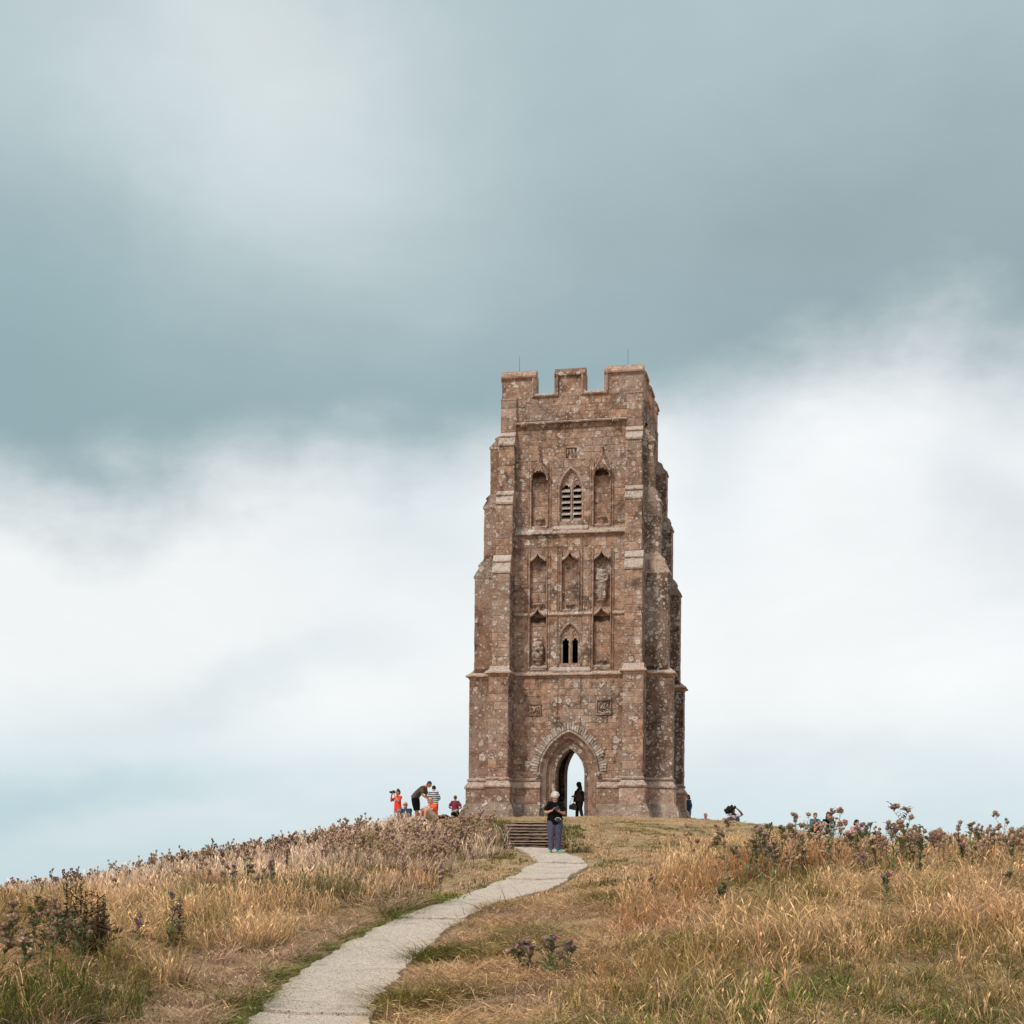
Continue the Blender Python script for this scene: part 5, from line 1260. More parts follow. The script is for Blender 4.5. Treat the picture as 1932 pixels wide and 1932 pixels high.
# docks: dark upright stems thick with seed and withered leaf
dock_me = []
for k in range(3):
    rn = random.Random(50+k); mb = MB(); n = 14; pts_ = [(rn.uniform(-.01, .01)*i, rn.uniform(-.01, .01)*i, i/n) for i in range(n+1)]; mb.tube(pts_, [.012*(1-.5*i/n) for i in range(n+1)], 5)
    o = mb.build('stem', FM('dock_stem', (.10, .055, .03), nz=.3), None, fix=False); sm = o.data; bpy.data.objects.remove(o)
    mb = MB()
    for i in range(190):
        t = rn.random()**.8; z = .1+.92*t; a = rn.uniform(0, 6.283); L = rn.uniform(.03, .075)*(1.35-t); leaf_geo(mb, (0, 0, z), (math.cos(a), math.sin(a), rn.uniform(-.1, .9)), L*1.6, rn, .35)
    o = mb.build('foliage', FM('dock_leaf', (.065, .055, .022), nz=.5, scale=9, c2=(.12, .07, .03)), None, fix=False); dock_me.append((sm, o.data)); bpy.data.objects.remove(o)
def dock(u, v, d, label, k, group=None):
    loc, h = spot(u, v, d); t = empty('dock_plant', loc, k*1.3, label, 'dock plant', group); h = min(h, 1.3)
    for nm, me in zip(('stem', 'foliage'), dock_me[k % 3]):
        o = bpy.data.objects.new(nm, me); col.objects.link(o); o.parent = t; o.scale = (1.0, 1.0, h)
        if nm == 'foliage': o['kind'] = 'stuff'
for i, (x, y, d, lab) in enumerate([(330, 500, 19.5, 'slender dark dock stem at the left of the dark clump'), (375, 520, 19.2, 'second dark dock stem from the left in the clump'), (402, 472, 19.6, 'tallest dark dock stem of the clump on the left slope'), (425, 540, 19.0, 'thick brown dock stem just right of the tallest one'),
        (455, 545, 19.3, 'dark dock stem in the right half of the clump'), (483, 550, 19.1, 'next to last dock stem on the right of the clump'), (512, 560, 19.4, 'rightmost dark dock stem of the clump'), (890, 575, 21.6, 'dark spire-like dock stem behind the bushy green thistle'),
        (1420, 345, 33.5, 'thin dock stem standing alone in the pale grass near the crest')]): dock(*c7(x, y), d, lab, i)
for i in range(10):
    u = 60+i*16+random.uniform(-6, 6); loc, h = spot(u, 1700+random.uniform(-20, 30), 18.6+random.uniform(-.6, 1.2))
    near_thistle('leafy_weed', loc, min(.8, h*.8), 'dark', 400+i, 'dark leafy weed in the shady tangle at the foot of the dock stems', 'dark weeds round the dock stems', 9, ('bud', 'brown'), .9, 'weed')

# ------------------------------------------------------------------ people
def clone(c): return {k: Vector(v) for k, v in c.items()}
STAND = dict(pel=(0, 0, .95), bel=(0, -.01, 1.10), che=(0, -.01, 1.30), nk0=(0, .0, 1.42), nk1=(0, -.01, 1.51), hd=(0, -.02, 1.60), face=(0, -1, 0), up=(0, 0, 1),
             shl=(-.175, 0, 1.39), shr=(.175, 0, 1.39), ell=(-.23, .02, 1.12), elr=(.23, .02, 1.12), wrl=(-.24, -.06, .88), wrr=(.24, -.06, .88), hal=(-.24, -.09, .79), har=(.24, -.09, .79),
             hil=(-.09, 0, .90), hir=(.09, 0, .90), knl=(-.10, -.02, .50), knr=(.10, -.02, .50), anl=(-.10, .02, .09), anr=(.10, .02, .09), tol=(-.12, -.15, .035), tor=(.12, -.15, .035))
SIT = dict(pel=(0, 0, .13), bel=(0, -.01, .27), che=(0, -.05, .47), nk0=(0, -.08, .59), nk1=(0, -.11, .67), hd=(0, -.14, .76), face=(0, -1, 0), up=(0, 0, 1),
           shl=(-.175, -.07, .56), shr=(.175, -.07, .56), ell=(-.22, -.27, .42), elr=(.22, -.27, .42), wrl=(-.10, -.45, .46), wrr=(.08, -.44, .44), hal=(-.02, -.50, .42), har=(.0, -.50, .38),
           hil=(-.10, -.02, .14), hir=(.10, -.02, .14), knl=(-.14, -.40, .46), knr=(.14, -.40, .46), anl=(-.13, -.50, .09), anr=(.13, -.50, .09), tol=(-.15, -.66, .035), tor=(.15, -.66, .035))
def hand_geo(mb, w_, h, pn, fr=.0085, curl=.5, side=1):
    """palm from wrist w_ to knuckles h, palm facing pn; five fingers, the thumb from the side"""
    w_, h, pn = Vector(w_), Vector(h), Vector(pn).normalized(); d = (h-w_).normalized(); pn = (pn-d*pn.dot(d)).normalized(); s_ = d.cross(pn)*side
    kn = w_+d*.085; mb.tube([w_, w_+d*.03, kn], [.026, .036, .036], 8, flat=.42, side=tuple(s_))
    for k, (o, L) in enumerate(((-.03, .062), (-.010, .075), (.011, .070), (.030, .055))):
        p0 = kn-d*.01+s_*o; c = curl*(1+.12*k); d1 = (d*math.cos(c)+pn*math.sin(c)); d2 = (d*math.cos(2*c)+pn*math.sin(2*c)); d3 = (d*math.cos(2.7*c)+pn*math.sin(2.7*c))
        mb.tube([p0, p0+d1*L*.5, p0+d1*L*.5+d2*L*.32, p0+d1*L*.5+d2*L*.32+d3*L*.25], [fr*1.05, fr, fr*.95, fr*.8], 6)
    t0 = w_+d*.028-s_*.028; mb.tube([t0, t0+(d*.5-s_*.75+pn*.3).normalized()*.035, t0+(d*.5-s_*.75+pn*.3).normalized()*.035+(d*.85-s_*.2+pn*.5).normalized()*.032], [fr*1.3, fr*1.15, fr*.9], 6)
SKIN = FM('skin_fair', (.52, .27, .19), nz=.1, scale=14, rough=.6); SKIN_T = FM('skin_tanned', (.45, .20, .12), nz=.1, scale=14, rough=.6); SKIN_D = FM('skin_dark', (.10, .045, .028), nz=.12, scale=14, rough=.6)
FL = [.70]
def frame3(J):
    f = Vector(J['face']).normalized(); up = Vector(J['up']); up = (up-f*up.dot(f)).normalized(); return f, up, f.cross(up)
def person(label, loc, rz, J, skin, wear, hair, scale=1.0, vox=.011, hands=(None, None), bulk=1.0, eyes=True, female=False, group=None):
    J = clone(J); t = empty('person', loc, rz, label, 'person', group); t.scale = (scale,)*3
    f, up, rt_ = frame3(J); hd = J['hd']; B = bulk; mb = MB()
    sw_ = .90 if female else 1.0
    mb.tube([J['pel']-(J['bel']-J['pel'])*.3, J['pel'], J['bel'], J['che'], J['nk0']], [.13*B, .155*B, .135*B, .155*B*sw_, .07], 14, flat=.68)
    mb.tube([J['nk0']-(J['nk1']-J['nk0'])*.4, J['nk0'], J['nk1'], hd-up*.03], [.085, .062, .055, .055], 10)
    rot = Matrix((rt_, -f, up)).transposed()
    mb.ball(hd+up*.02+f*-.01, (.074, .093, .092), 14, 10, rot); mb.ball(hd-up*.045+f*.022, (.055, .066, .066), 12, 8, rot); mb.ball(hd-up*.088+f*.05, (.028, .025, .022), 8, 6, rot)
    mb.tube([hd+f*.083+up*.012, hd+f*.106-up*.028], [.009, .015], 6); mb.ball(hd+f*.082-up*.063, (.024, .012, .010), 8, 5, rot); mb.tube([hd+f*.080+rt_*.045+up*.03, hd+f*.092+up*.028, hd+f*.080-rt_*.045+up*.03], .010, 6)
    for s_ in (-1, 1): mb.ball(hd+rt_*.077*s_-up*.01-f*.005, (.012, .022, .032), 8, 6, rot)
    for s_, S in ((-1, 'l'), (1, 'r')):
        sh, elb, wr, ha = J['sh'+S], J['el'+S], J['wr'+S], J['ha'+S]; hi, kn, an, to = J['hi'+S], J['kn'+S], J['an'+S], J['to'+S]
        mb.tube([J['che'].lerp(J['nk0'], .45), sh, sh.lerp(elb, .35), elb, elb.lerp(wr, .3), wr], [.085, .060*B, .050*B, .040, .043, .026], 10)
        hn = hands[0 if s_ < 0 else 1] or (tuple(f-rt_*s_*.8), .5)
        hand_geo(mb, wr, ha, hn[0], .0095 if vox > .009 else .0085, hn[1], s_)
        mb.tube([J['pel'].lerp(hi, .8), hi, hi.lerp(kn, .35), kn, kn.lerp(an, .3), kn.lerp(an, .75), an], [.11*B, .098*B, .085*B, .056, .058, .040, .036], 11)
        heel = an+(an-kn).normalized()*.05; mb.tube([heel, an.lerp(to, .3)-Vector((0, 0, .02)), to], [.036, .040, .030], 8, flat=.8)
    remesh(mb.build('body', skin, t), vox, 2)
    for w_ in wear: w_(t, J, B, vox, sw_)
    if hair: hair(t, J, vox, f, up, rt_, rot)
    if eyes:
        for s_ in (-1, 1):
            e = MB(); e.ball(hd+f*.084+rt_*.031*s_+up*.012, (.010, .006, .006), 8, 5, rot); e.build('eye', FM('eye', (.03, .02, .018), rough=.3), t, smooth=True)
    return t
def shirt(mt, sleeve='short', loose=1.0, name='shirt', hem=.12):
    def fn(t, J, B, vox, sw_):
        mb = MB(); bot = J['pel']-(J['bel']-J['pel']).normalized()*(hem-.06)
        mb.tube([bot, J['pel'], J['bel'], J['che'], J['nk0'].lerp(J['che'], .15)], [.170*B*loose, .175*B*loose, .158*B*loose, .178*B*sw_, .088], 16, flat=FL[0])
        for S in 'lr':
            sh, elb, wr = J['sh'+S], J['el'+S], J['wr'+S]
            pts_ = [J['che'].lerp(J['nk0'], .45), sh, sh.lerp(elb, .4), sh.lerp(elb, .72)]; rr = [.105, .076*B, .072*B, .070*B*loose]
            if sleeve == 'long': pts_ = [J['che'].lerp(J['nk0'], .45), sh, sh.lerp(elb, .5), elb, elb.lerp(wr, .5), elb.lerp(wr, .93)]; rr = [.105, .076*B, .066*B, .057, .052, .040]
            mb.tube(pts_, rr, 12)
        remesh(mb.build(name, mt, t), vox, 3)
    return fn
def trousers(mt, cut=1.0, loose=1.0, name='trousers'):
    def fn(t, J, B, vox, sw_):
        mb = MB(); mb.tube([J['pel']-(J['bel']-J['pel'])*.35, J['pel'], J['pel'].lerp(J['bel'], .4)], [.15*B, .170*B, .160*B], 14, flat=.72)
        for S in 'lr':
            hi, kn, an = J['hi'+S], J['kn'+S], J['an'+S]
            if cut < 1: pts_ = [J['pel'].lerp(hi, .8), hi, hi.lerp(kn, .5), hi.lerp(kn, cut*1.15)]; rr = [.125*B, .114*B, .102*B*loose, .094*loose]
            else: pts_ = [J['pel'].lerp(hi, .8), hi, hi.lerp(kn, .4), kn, kn.lerp(an, .5), kn.lerp(an, .97)]; rr = [.125*B, .114*B, .100*B*loose, .078*loose, .070*loose, .064*loose]
            mb.tube(pts_, rr, 12)
        remesh(mb.build(name, mt, t), vox, 3)
    return fn
def shoes(mt, sole=None):
    def fn(t, J, B, vox, sw_):
        for S in 'lr':
            kn, an, to = J['kn'+S], J['an'+S], J['to'+S]; mb = MB(); d = (to-an); d.z = 0; d = d.normalized(); b0 = Vector((an.x, an.y, to.z))
            mb.tube([b0-d*.055+Vector((0, 0, .015)), b0+Vector((0, 0, .02)), b0.lerp(to, .55)+Vector((0, 0, .012)), to+d*.03], [.038, .046, .046, .034], 10, flat=.8); mb.tube([b0+Vector((0, 0, .01)), an+Vector((0, 0, .0))], [.045, .040], 9)
            o = remesh(mb.build('shoe', mt, t), .008, 1)
            if sole: mb = MB(); mb.tube([b0-d*.06-Vector((0, 0, .022)), b0.lerp(to, .5)-Vector((0, 0, .022)), to+d*.035-Vector((0, 0, .022))], [.040, .046, .034], 10, flat=.28); mb.build('sole', sole, o)
    return fn
def hair_cap(mt, vol=1.0, length=0.0, bun=False, back=0.0, curls=0, front=.0):
    def fn(t, J, vox, f, up, rt_, rot):
        hd = J['hd']; mb = MB()
        mb.ball(hd+up*.037-f*.022, (.082*vol, .094*vol, .085*vol), 14, 9, rot); mb.ball(hd-f*.04-up*.01, (.078*vol, .062*vol, .075*vol), 12, 8, rot)
        if front: mb.ball(hd+up*.078+f*.038*front, (.066*vol, .05, .036*vol), 10, 6, rot)
        if length: mb.tube([hd-f*.045, hd-f*.06-up*length*.5, hd-f*.05-up*length], [.086*vol, .098*vol, .085*vol], 10, flat=.75, side=tuple(rt_))
        if bun: mb.ball(hd+up*.12-f*.02, (.045, .045, .045), 9, 7); mb.tube([hd+up*.1-f*.05, hd-f*.10, hd-f*.09-up*.1], [.05, .05, .02], 8)
        rn = random.Random(5)
        for _ in range(curls):
            a, b_ = rn.uniform(0, 6.283), rn.uniform(-.3, 1.2); q = rt_*math.cos(a)*math.cos(b_)-f*abs(math.sin(a))*math.cos(b_)*.8+f*max(0, math.sin(a))*.5+up*math.sin(b_); mb.ball(hd+up*.035-f*.02+q*.088*vol, .027*vol, 6, 5)
        remesh(mb.build('hair', mt, t), min(vox, .009), 1)
    return fn
def near_ground(u, d, dz=0.0):
    x = (u-966)/F*d; return (x, d, float(H(x, d)[0])+dz)
BLK_ = FM('black_cloth', (.008, .007, .008), nz=.25, scale=8, spec=.04, rough=1.0)
# grey-haired woman on the path
def trouser_pattern(nb, bs):
    tc_ = nb.n('ShaderNodeTexCoord'); mp = nb.n('ShaderNodeMapping'); nb.set(mp.inputs[0], tc_.outputs['Object']); mp.inputs['Scale'].default_value = (26, 26, 9)
    v = nb.vor(mp.outputs[0], 1.6); n_ = nb.noise(mp.outputs[0], 1.4, 4, .6); c = nb.mix(nb.ss(v.outputs['Distance'], .25, .5), (.038, .034, .065, 1), (.085, .07, .105, 1)); c = nb.mix(nb.ss(n_, .5, .62), c, (.045, .075, .15, 1)); c = nb.mix(nb.ss(nb.noise(mp.outputs[0], 3.5, 2, .5), .62, .66), c, (.25, .23, .30, 1))
    nb.set(bs.inputs['Base Color'], c); bs.inputs['Roughness'].default_value = .9
M['pattern_cloth'] = mat('patterned_cloth', trouser_pattern)
J = clone(STAND); J['hd'] = Vector((0, -.055, 1.585)); J['nk1'] = Vector((0, -.03, 1.50)); J['face'] = Vector((0.05, -.88, -.47)); J['up'] = Vector((0, -.47, .88))
J['ell'] = Vector((-.27, -.03, 1.13)); J['wrl'] = Vector((-.085, -.22, 1.20)); J['hal'] = Vector((-.03, -.25, 1.29)); J['elr'] = Vector((.27, -.03, 1.11)); J['wrr'] = Vector((.115, -.22, 1.165)); J['har'] = Vector((.04, -.27, 1.22))
J['anl'] = Vector((-.105, .02, .09)); J['tol'] = Vector((-.15, -.13, .035)); J['anr'] = Vector((.105, .03, .09)); J['tor'] = Vector((.16, -.11, .035))
wx, wy = at(1046, 1607, 40.6).x, 40.4
wz = float(HS(wx, wy)[0])+.015
lady = person('grey-haired woman in black t-shirt and patterned purple trousers looking at her phone on the path', (wx, wy, wz), R(3), J, SKIN, [shirt(BLK_, loose=1.10, hem=.20), trousers(M['pattern_cloth'], 1.0, 1.22), shoes(FM('teal_shoe', (.03, .40, .40), nz=.2), FM('lime_sole', (.50, .62, .12)))],
       hair_cap(FM('grey_hair', (.60, .58, .56), nz=.45, scale=40), 1.13, 0, False, 0, 90, .6), .96, .0075, ((( .7, -.3, -.2), .35), ((-.6, -.2, .5), .55)), 1.16, female=True)
def world_of(root, p): return Matrix.Translation(root.location) @ Matrix.Rotation(root.rotation_euler.z, 4, 'Z') @ Matrix.Scale(root.scale.x, 4) @ Vector(p)
mb = MB(); mb.box(-.04, .04, -.006, .006, -.075, .075); ph = mb.build('smartphone', FM('phone_black', (.015, .015, .017), rough=.25, spec=.5), None); ph.location = world_of(lady, (.035, -.295, 1.27)); ph.rotation_euler = (R(-35), R(25), 0); tag(ph, 'dark smartphone held in the hands of the grey-haired woman', 'smartphone')
mb = MB(); mb.ball((0, 0, 0), (.080, .045, .062), 14, 9); wb = empty('waist_bag', tuple(world_of(lady, (.075, -.185, .93))), 0, 'small grey waist bag hanging in front of the black t-shirt', 'bag'); remesh(mb.build('pouch', FM('grey_bag', (.045, .048, .052), nz=.5), wb), .01, 1)
mb = MB(); mb.tube([(-.08*math.cos(a), -.02, .005+.066*math.sin(a)) for a in np.linspace(0, math.pi, 12)], .007, 6); mb.build('zip', FM('pale_zip', (.6, .6, .58)), wb)
mb = MB(); mb.tube([(-.30, .19, .05), (-.24, .10, .03), (-.09, .01, .02), (.09, .01, .02), (.13, .06, .03), (.15, .19, .05)], .010, 6, flat=1.6); mb.build('strap', BLK_, wb)
mb = MB(); mb.box(-.022, .022, -.004, .004, -.006, .006); o = mb.build('badge', FM('pale_badge', (.55, .5, .45)), lady); o.location = (.09, -.128, 1.315)
# woman in the doorway, seen against the sky, and her bag
DK = FM('dark_brown_cloth', (.018, .011, .010), nz=.3, scale=9); DSK = FM('skin_shade', (.22, .11, .08), nz=.1)
J = clone(STAND); J['face'] = Vector((0, -1, -.12)); J['hd'] = Vector((0, -.05, 1.60)); J['elr'] = Vector((.20, .02, 1.14)); J['wrr'] = Vector((.14, -.22, 1.08)); J['har'] = Vector((.10, -.30, 1.06)); J['ell'] = Vector((-.20, .0, 1.14)); J['wrl'] = Vector((-.16, -.24, 1.10)); J['hal'] = Vector((-.12, -.32, 1.06))
J['anl'] = Vector((-.1, -.10, .09)); J['tol'] = Vector((-.1, -.27, .035)); J['anr'] = Vector((.1, .12, .09)); J['tor'] = Vector((.1, -.05, .035)); J['knl'] = Vector((-.1, -.08, .5)); J['knr'] = Vector((.1, .03, .5))
sp0 = tow(.22, 1.75, .005)
FL[0] = .98
sil = person('long-haired woman in dark clothes standing sideways in the tower doorway', tuple(sp0), R(-82), J, DSK, [shirt(DK, 'long', 1.25, 'jacket', .2), trousers(DK, 1.0, 1.15), shoes(DK)], hair_cap(FM('dark_hair', (.015, .010, .008), nz=.3), 1.38, .30, False), .98, .0095, bulk=1.38, female=True)
FL[0] = .70
hb = empty('handbag', tuple(world_of(sil, (-.0, -.31, .60))), R(-82), 'dark slouchy handbag hanging from the hand of the woman in the doorway', 'bag')
mb = MB(); mb.prism([(-.17, -.14), (.11, -.19), (.20, -.02), (.04, .16), (-.18, .02)], lambda a, p, q: (a, p, q), -.06, .06); remesh(mb.build('body', FM('bag_leather', (.035, .025, .028), nz=.6, scale=12, c2=(.1, .08, .09)), hb), .012, 3)
mb = MB(); mb.tube([(0, -.15, .02), (0, -.10, .25), (0, -.05, .44), (0, .0, .25), (0, .04, .15)], .010, 6); mb.build('handle', DK, hb)
# man bending over
J = clone(STAND); J.update({k: Vector(v) for k, v in dict(pel=(0, .10, .93), bel=(0, .0, 1.06), che=(0, -.20, 1.22), nk0=(0, -.30, 1.31), nk1=(0, -.38, 1.37), hd=(0, -.46, 1.40), shl=(-.18, -.24, 1.26), shr=(.18, -.24, 1.26), ell=(-.22, -.28, 1.0), elr=(.22, -.26, .98), wrl=(-.12, -.46, .86), wrr=(.14, -.42, .82), hal=(-.08, -.53, .82), har=(.10, -.49, .76), hil=(-.09, .09, .88), hir=(.09, .09, .88), knl=(-.11, .0, .48), knr=(.11, .06, .48)).items()}); J['face'] = Vector((0, -.75, -.6)); J['up'] = Vector((0, -.6, .8))
GY_T = FM('taupe_cloth', (.085, .062, .050), nz=.2, scale=9)
person('man in dark grey t-shirt and black shorts bending forward behind the thistles', near_ground(787, 56.0), R(72), J, SKIN_T, [shirt(GY_T, loose=1.08), trousers(BLK_, .95, 1.15, 'shorts'), shoes(FM('pale_shoe', (.6, .58, .55)))], hair_cap(FM('dark_grey_hair', (.05, .04, .035)), 1.0), 1.02, .011, bulk=1.1)
# person in striped shirt, back turned
def stripes(nb, bs):
    tc_ = nb.n('ShaderNodeTexCoord'); sx = nb.n('ShaderNodeSeparateXYZ'); nb.set(sx.inputs[0], tc_.outputs['Object']); w_ = nb.m('FRACT', nb.m('MULTIPLY', sx.outputs[2], 12.0))
    nb.set(bs.inputs['Base Color'], nb.mix(nb.ss(w_, .42, .5), (.62, .63, .65, 1), (.035, .05, .08, 1))); bs.inputs['Roughness'].default_value = .9
M['stripes'] = mat('striped_cloth', stripes)
J = clone(STAND); J['ell'] = Vector((-.24, -.06, 1.13)); J['elr'] = Vector((.24, -.04, 1.12)); J['wrl'] = Vector((-.12, -.26, 1.08)); J['wrr'] = Vector((.22, -.12, .90)); J['hal'] = Vector((-.06, -.33, 1.08)); J['har'] = Vector((.21, -.16, .82)); J['hd'] = Vector((0, -.07, 1.57))
person('dark-haired visitor in a navy and white striped top with back turned, behind the bending man', near_ground(817, 58.2, .02), R(168), J, SKIN, [shirt(M['stripes'], 'long', 1.12), trousers(FM('navy_cloth', (.03, .04, .075)), 1.0, 1.05), shoes(BLK_)], hair_cap(FM('dark_hair', (.015, .010, .008)), 1.05), .93, .011, bulk=1.08)
# seated man in orange
J = clone(SIT); J['knl'] = Vector((-.15, -.36, .47)); J['knr'] = Vector((.13, -.42, .50)); J['face'] = Vector((.55, -.85, -.05))
ORG = FM('orange_cloth', (.78, .10, .045), nz=.12, scale=7); KH = FM('khaki_cloth', (.50, .42, .31), nz=.15, scale=9)
om = person('man in bright orange t-shirt and beige shorts sitting with knees drawn up', near_ground(818, 53.5, .0), R(-50), J, SKIN, [shirt(ORG, loose=1.1, hem=.06), trousers(KH, .82, 1.15, 'shorts'), shoes(FM('brown_shoe', (.10, .05, .04)), FM('white_sole', (.7, .7, .7)))], hair_cap(FM('short_grey_hair', (.16, .13, .12)), .94), 1.07, .0105, bulk=1.06)
mb = MB(); mb.box(-.04, .04, -.02, .02, -.055, .055); cm2 = mb.build('camera', FM('camera_black', (.014, .014, .016), rough=.4), None); cm2.location = world_of(om, (.02, -.26, .50)); tag(cm2, 'black camera hanging on the chest of the man in orange', 'camera')
# person lying behind him: only the dark hair shows
J = clone(SIT); J.update({k: Vector(v) for k, v in dict(che=(0, .20, .22), bel=(0, .1, .15), nk0=(0, .33, .26), nk1=(0, .39, .29), hd=(0, .46, .30), shl=(-.17, .28, .24), shr=(.17, .28, .24), ell=(-.25, .12, .1), elr=(.25, .12, .1), wrl=(-.2, -.1, .1), wrr=(.2, -.1, .1), hal=(-.18, -.18, .1), har=(.18, -.18, .1), face=(0, -.4, .9), up=(0, .9, .4), knl=(-.1, -.45, .25), knr=(.1, -.45, .25), anl=(-.1, -.75, .07), anr=(.1, -.75, .07), tol=(-.1, -.82, .16), tor=(.1, -.82, .16)).items()})
person('reclining visitor whose dark head alone shows at the right of the man in orange', near_ground(818, 56.6, -.02), R(100), J, SKIN, [shirt(FM('olive_cloth', (.10, .09, .06))), trousers(BLK_)], hair_cap(FM('dark_hair', (.015, .010, .008)), 1.05), 1.0, .012, eyes=False)
# young woman taking a photograph
J = clone(STAND); J['ell'] = Vector((-.27, -.16, 1.24)); J['elr'] = Vector((.25, -.18, 1.22)); J['wrl'] = Vector((-.09, -.26, 1.50)); J['wrr'] = Vector((.09, -.27, 1.49)); J['hal'] = Vector((-.05, -.27, 1.58)); J['har'] = Vector((.05, -.28, 1.57))
RED = FM('red_cloth', (.72, .055, .03), nz=.12, scale=7)
gl = person('young woman in red t-shirt with hair in a bun raising a camera to her eye', near_ground(750, 58.6, .02), R(-48), J, SKIN, [shirt(RED, loose=1.12, hem=.16), trousers(FM('mauve_cloth', (.30, .22, .30), nz=.3), 1.0, 1.1), shoes(BLK_)], hair_cap(FM('brown_hair', (.045, .025, .018)), 1.04, 0, True), .96, .011, (((.5, -.6, 0), .8), ((-.5, -.6, 0), .8)), female=True)
cmr = empty('camera', tuple(world_of(gl, (0, -.23, 1.60))), R(-48), 'black camera with long lens held up by the young woman in red', 'camera'); mb = MB(); mb.box(-.075, .075, -.04, .03, -.05, .045); mb.box(-.03, .03, -.03, .02, .045, .075); mb.build('body', FM('camera_black', (.014, .014, .016)), cmr)
mb = MB(); mb.tube([(0, -.04, 0), (0, -.09, 0), (0, -.10, 0), (0, -.18, 0)], [.035, .035, .042, .044], 12); mb.build('lens', FM('camera_black', (.014, .014, .016)), cmr)
mb = MB(); mb.box(-.07, .07, -.004, .004, -.02, .02); o = mb.build('shirt_print', FM('white_print', (.7, .66, .62)), gl); o.location = (0, -.138, 1.28)
# bald man in dark blue
J = clone(SIT); J['face'] = Vector((-.2, -1, -.05)); TEAL = FM('petrol_blue_cloth', (.015, .055, .10), nz=.2, scale=7)
bm_ = person('bald bearded man in petrol blue shirt and sunglasses sitting beside the young woman in red', near_ground(767, 56.2, .0), R(-22), J, SKIN, [shirt(TEAL, 'long', 1.15), trousers(FM('navy_cloth', (.03, .04, .075))), shoes(BLK_)], None, 1.05, .011, bulk=1.12, eyes=False)
hdp, f_ = Vector(J['hd']), Vector(J['face']).normalized(); r2 = f_.cross(Vector((0, 0, 1)))
mb = MB(); mb.tube([hdp+f_*.088+r2*.055*k+Vector((0, 0, .014)) for k in (-1, -.5, 0, .5, 1)], [.014, .019, .008, .019, .014], 8, flat=.7); mb.tube([hdp+r2*.08, hdp+f_*.085+r2*.06+Vector((0, 0, .014))], .005, 5); mb.tube([hdp-r2*.08, hdp+f_*.085-r2*.06+Vector((0, 0, .014))], .005, 5); mb.build('sunglasses', FM('sunglass', (.01, .01, .012), rough=.2), bm_)
mb = MB(); mb.ball(hdp+f_*.05-Vector((0, 0, .085)), (.05, .045, .035), 9, 6); remesh(mb.build('beard', FM('grey_beard', (.42, .38, .35)), bm_), .01, 1)
mb = MB(); mb.ball(hdp-f_*.03+Vector((0, 0, .0)), (.083, .075, .05), 10, 7); remesh(mb.build('hair', FM('short_grey_hair', (.16, .13, .12)), bm_), .01, 1)
# man in maroon, back turned
J = clone(STAND); J['ell'] = Vector((-.29, .04, 1.13)); J['elr'] = Vector((.29, .04, 1.13)); J['wrl'] = Vector((-.20, -.18, 1.10)); J['wrr'] = Vector((.20, -.18, 1.10)); J['hal'] = Vector((-.14, -.25, 1.12)); J['har'] = Vector((.14, -.25, 1.12))
mm = person('shaven-headed man in maroon t-shirt seen from behind left of the tower', near_ground(858, 72.0), R(176), J, SKIN_T, [shirt(FM('maroon_cloth', (.20, .035, .075), nz=.15, scale=7), loose=1.02), trousers(BLK_, 1.0, 1.08), shoes(BLK_)], hair_cap(FM('stubble_hair', (.13, .075, .055)), .955), 1.02, .012, bulk=1.02)
mb = MB(); mb.tube([(-.20, .05, 1.07), (-.1, .142, 1.03), (0, .155, .99), (.1, .148, .95), (.18, .08, .90)], .014, 6, flat=2); mb.build('belt', FM('pale_belt', (.45, .45, .47)), mm)
# visitors on the right
AF = FM('dark_hair', (.015, .010, .008))
J = clone(SIT); J['face'] = Vector((.6, -.7, 0)); J['elr'] = Vector((.40, -.22, .62)); J['wrr'] = Vector((.16, -.20, .86)); J['har'] = Vector((.08, -.17, .90)); J['up'] = Vector((-.1, 0, 1))
def afro(t, J, vox, f, up, rt_, rot):
    mb = MB(); rn = random.Random(3); hd = J['hd']
    for _ in range(60):
        q = Vector((rn.gauss(-.11, .085), rn.gauss(.03, .06), rn.gauss(.06, .055))); mb.ball(hd+q, rn.uniform(.045, .07), 7, 6)
    mb.ball(hd+Vector((-.08, .03, .05)), (.15, .11, .12), 10, 8); remesh(mb.build('hair', AF, t), .012, 1)
person('dark-skinned visitor with windblown curly hair and raised arm on the skyline', near_ground(1380, 61.0, -.02), R(8), J, SKIN_D, [shirt(FM('pale_top', (.62, .52, .55), nz=.35, scale=30), loose=.98), trousers(FM('navy_cloth', (.03, .04, .075)))], afro, 1.0, .012)
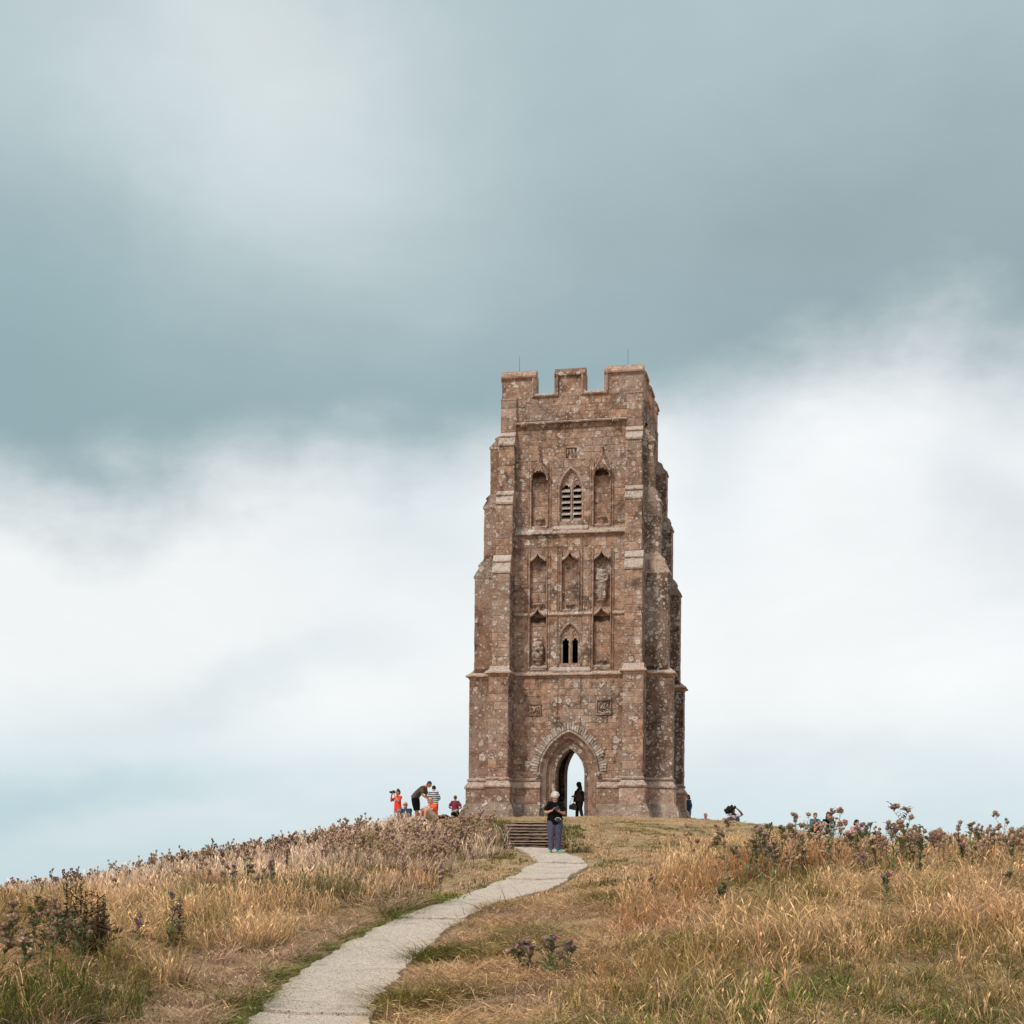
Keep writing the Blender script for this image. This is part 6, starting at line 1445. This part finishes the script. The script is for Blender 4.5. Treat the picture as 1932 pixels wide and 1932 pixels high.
person('visitor whose short-haired head just shows above the grass right of the tower', near_ground(1329, 67.5, -.1), R(10), clone(SIT), SKIN_T, [shirt(FM('grey_cloth', (.2, .2, .2))), trousers(BLK_)], hair_cap(AF, .97), 1.0, .013)
person('dark-haired visitor in blue half hidden behind the right corner of the tower', near_ground(1297.5, 73.5, .05), R(-60), clone(STAND), SKIN_T, [shirt(FM('blue_cloth', (.03, .08, .16)), 'long'), trousers(FM('navy_cloth', (.03, .04, .075))), shoes(BLK_)], hair_cap(AF, 1.05, .12), .98, .013)
J = clone(SIT); J['wrr'] = Vector((.06, -.38, .50)); J['har'] = Vector((.02, -.44, .50))
person('child with auburn hair in a teal and red jacket hugging bare knees behind the thistles', near_ground(1535.7, 54.0, .02), R(6), J, SKIN, [shirt(FM('teal_cloth', (.02, .14, .20), nz=.5, scale=6), 'long', 1.1, 'jacket'), trousers(FM('wine_cloth', (.16, .03, .05)), .5, 1.0, 'shorts'), shoes(BLK_)], hair_cap(FM('auburn_hair', (.16, .055, .025)), 1.06, 0, False, 0, 0, 1.0), .88, .011)
person('dark-haired sitter in dark jacket and pale jeans between the child and the third sitter', near_ground(1562, 53.6, .02), R(-12), clone(SIT), SKIN, [shirt(BLK_, 'long', 1.1, 'jacket'), trousers(FM('pale_denim', (.30, .36, .42))), shoes(BLK_)], hair_cap(AF, 1.08, .15), .98, .012, female=True)
person('dark-haired sitter in a pink top, rightmost of the three behind the thistles', near_ground(1612, 52.5, .02), R(20), clone(SIT), SKIN, [shirt(FM('pink_cloth', (.50, .24, .26)), 'short', 1.05), trousers(FM('grey_cloth', (.2, .2, .2)))], hair_cap(AF, 1.10, .08), .97, .012, female=True)
mb = MB(); mb.ball((0, 0, .10), (.14, .12, .11), 12, 8); mb.ball((.03, 0, .20), (.08, .07, .07), 10, 7); bp = mb.build('backpack', FM('white_bag', (.45, .43, .41), nz=.35, scale=10), None); remesh(bp, .015, 2); bp.location = near_ground(793, 54.6); tag(bp, 'crumpled white bag on the grass beside the man in orange', 'bag')
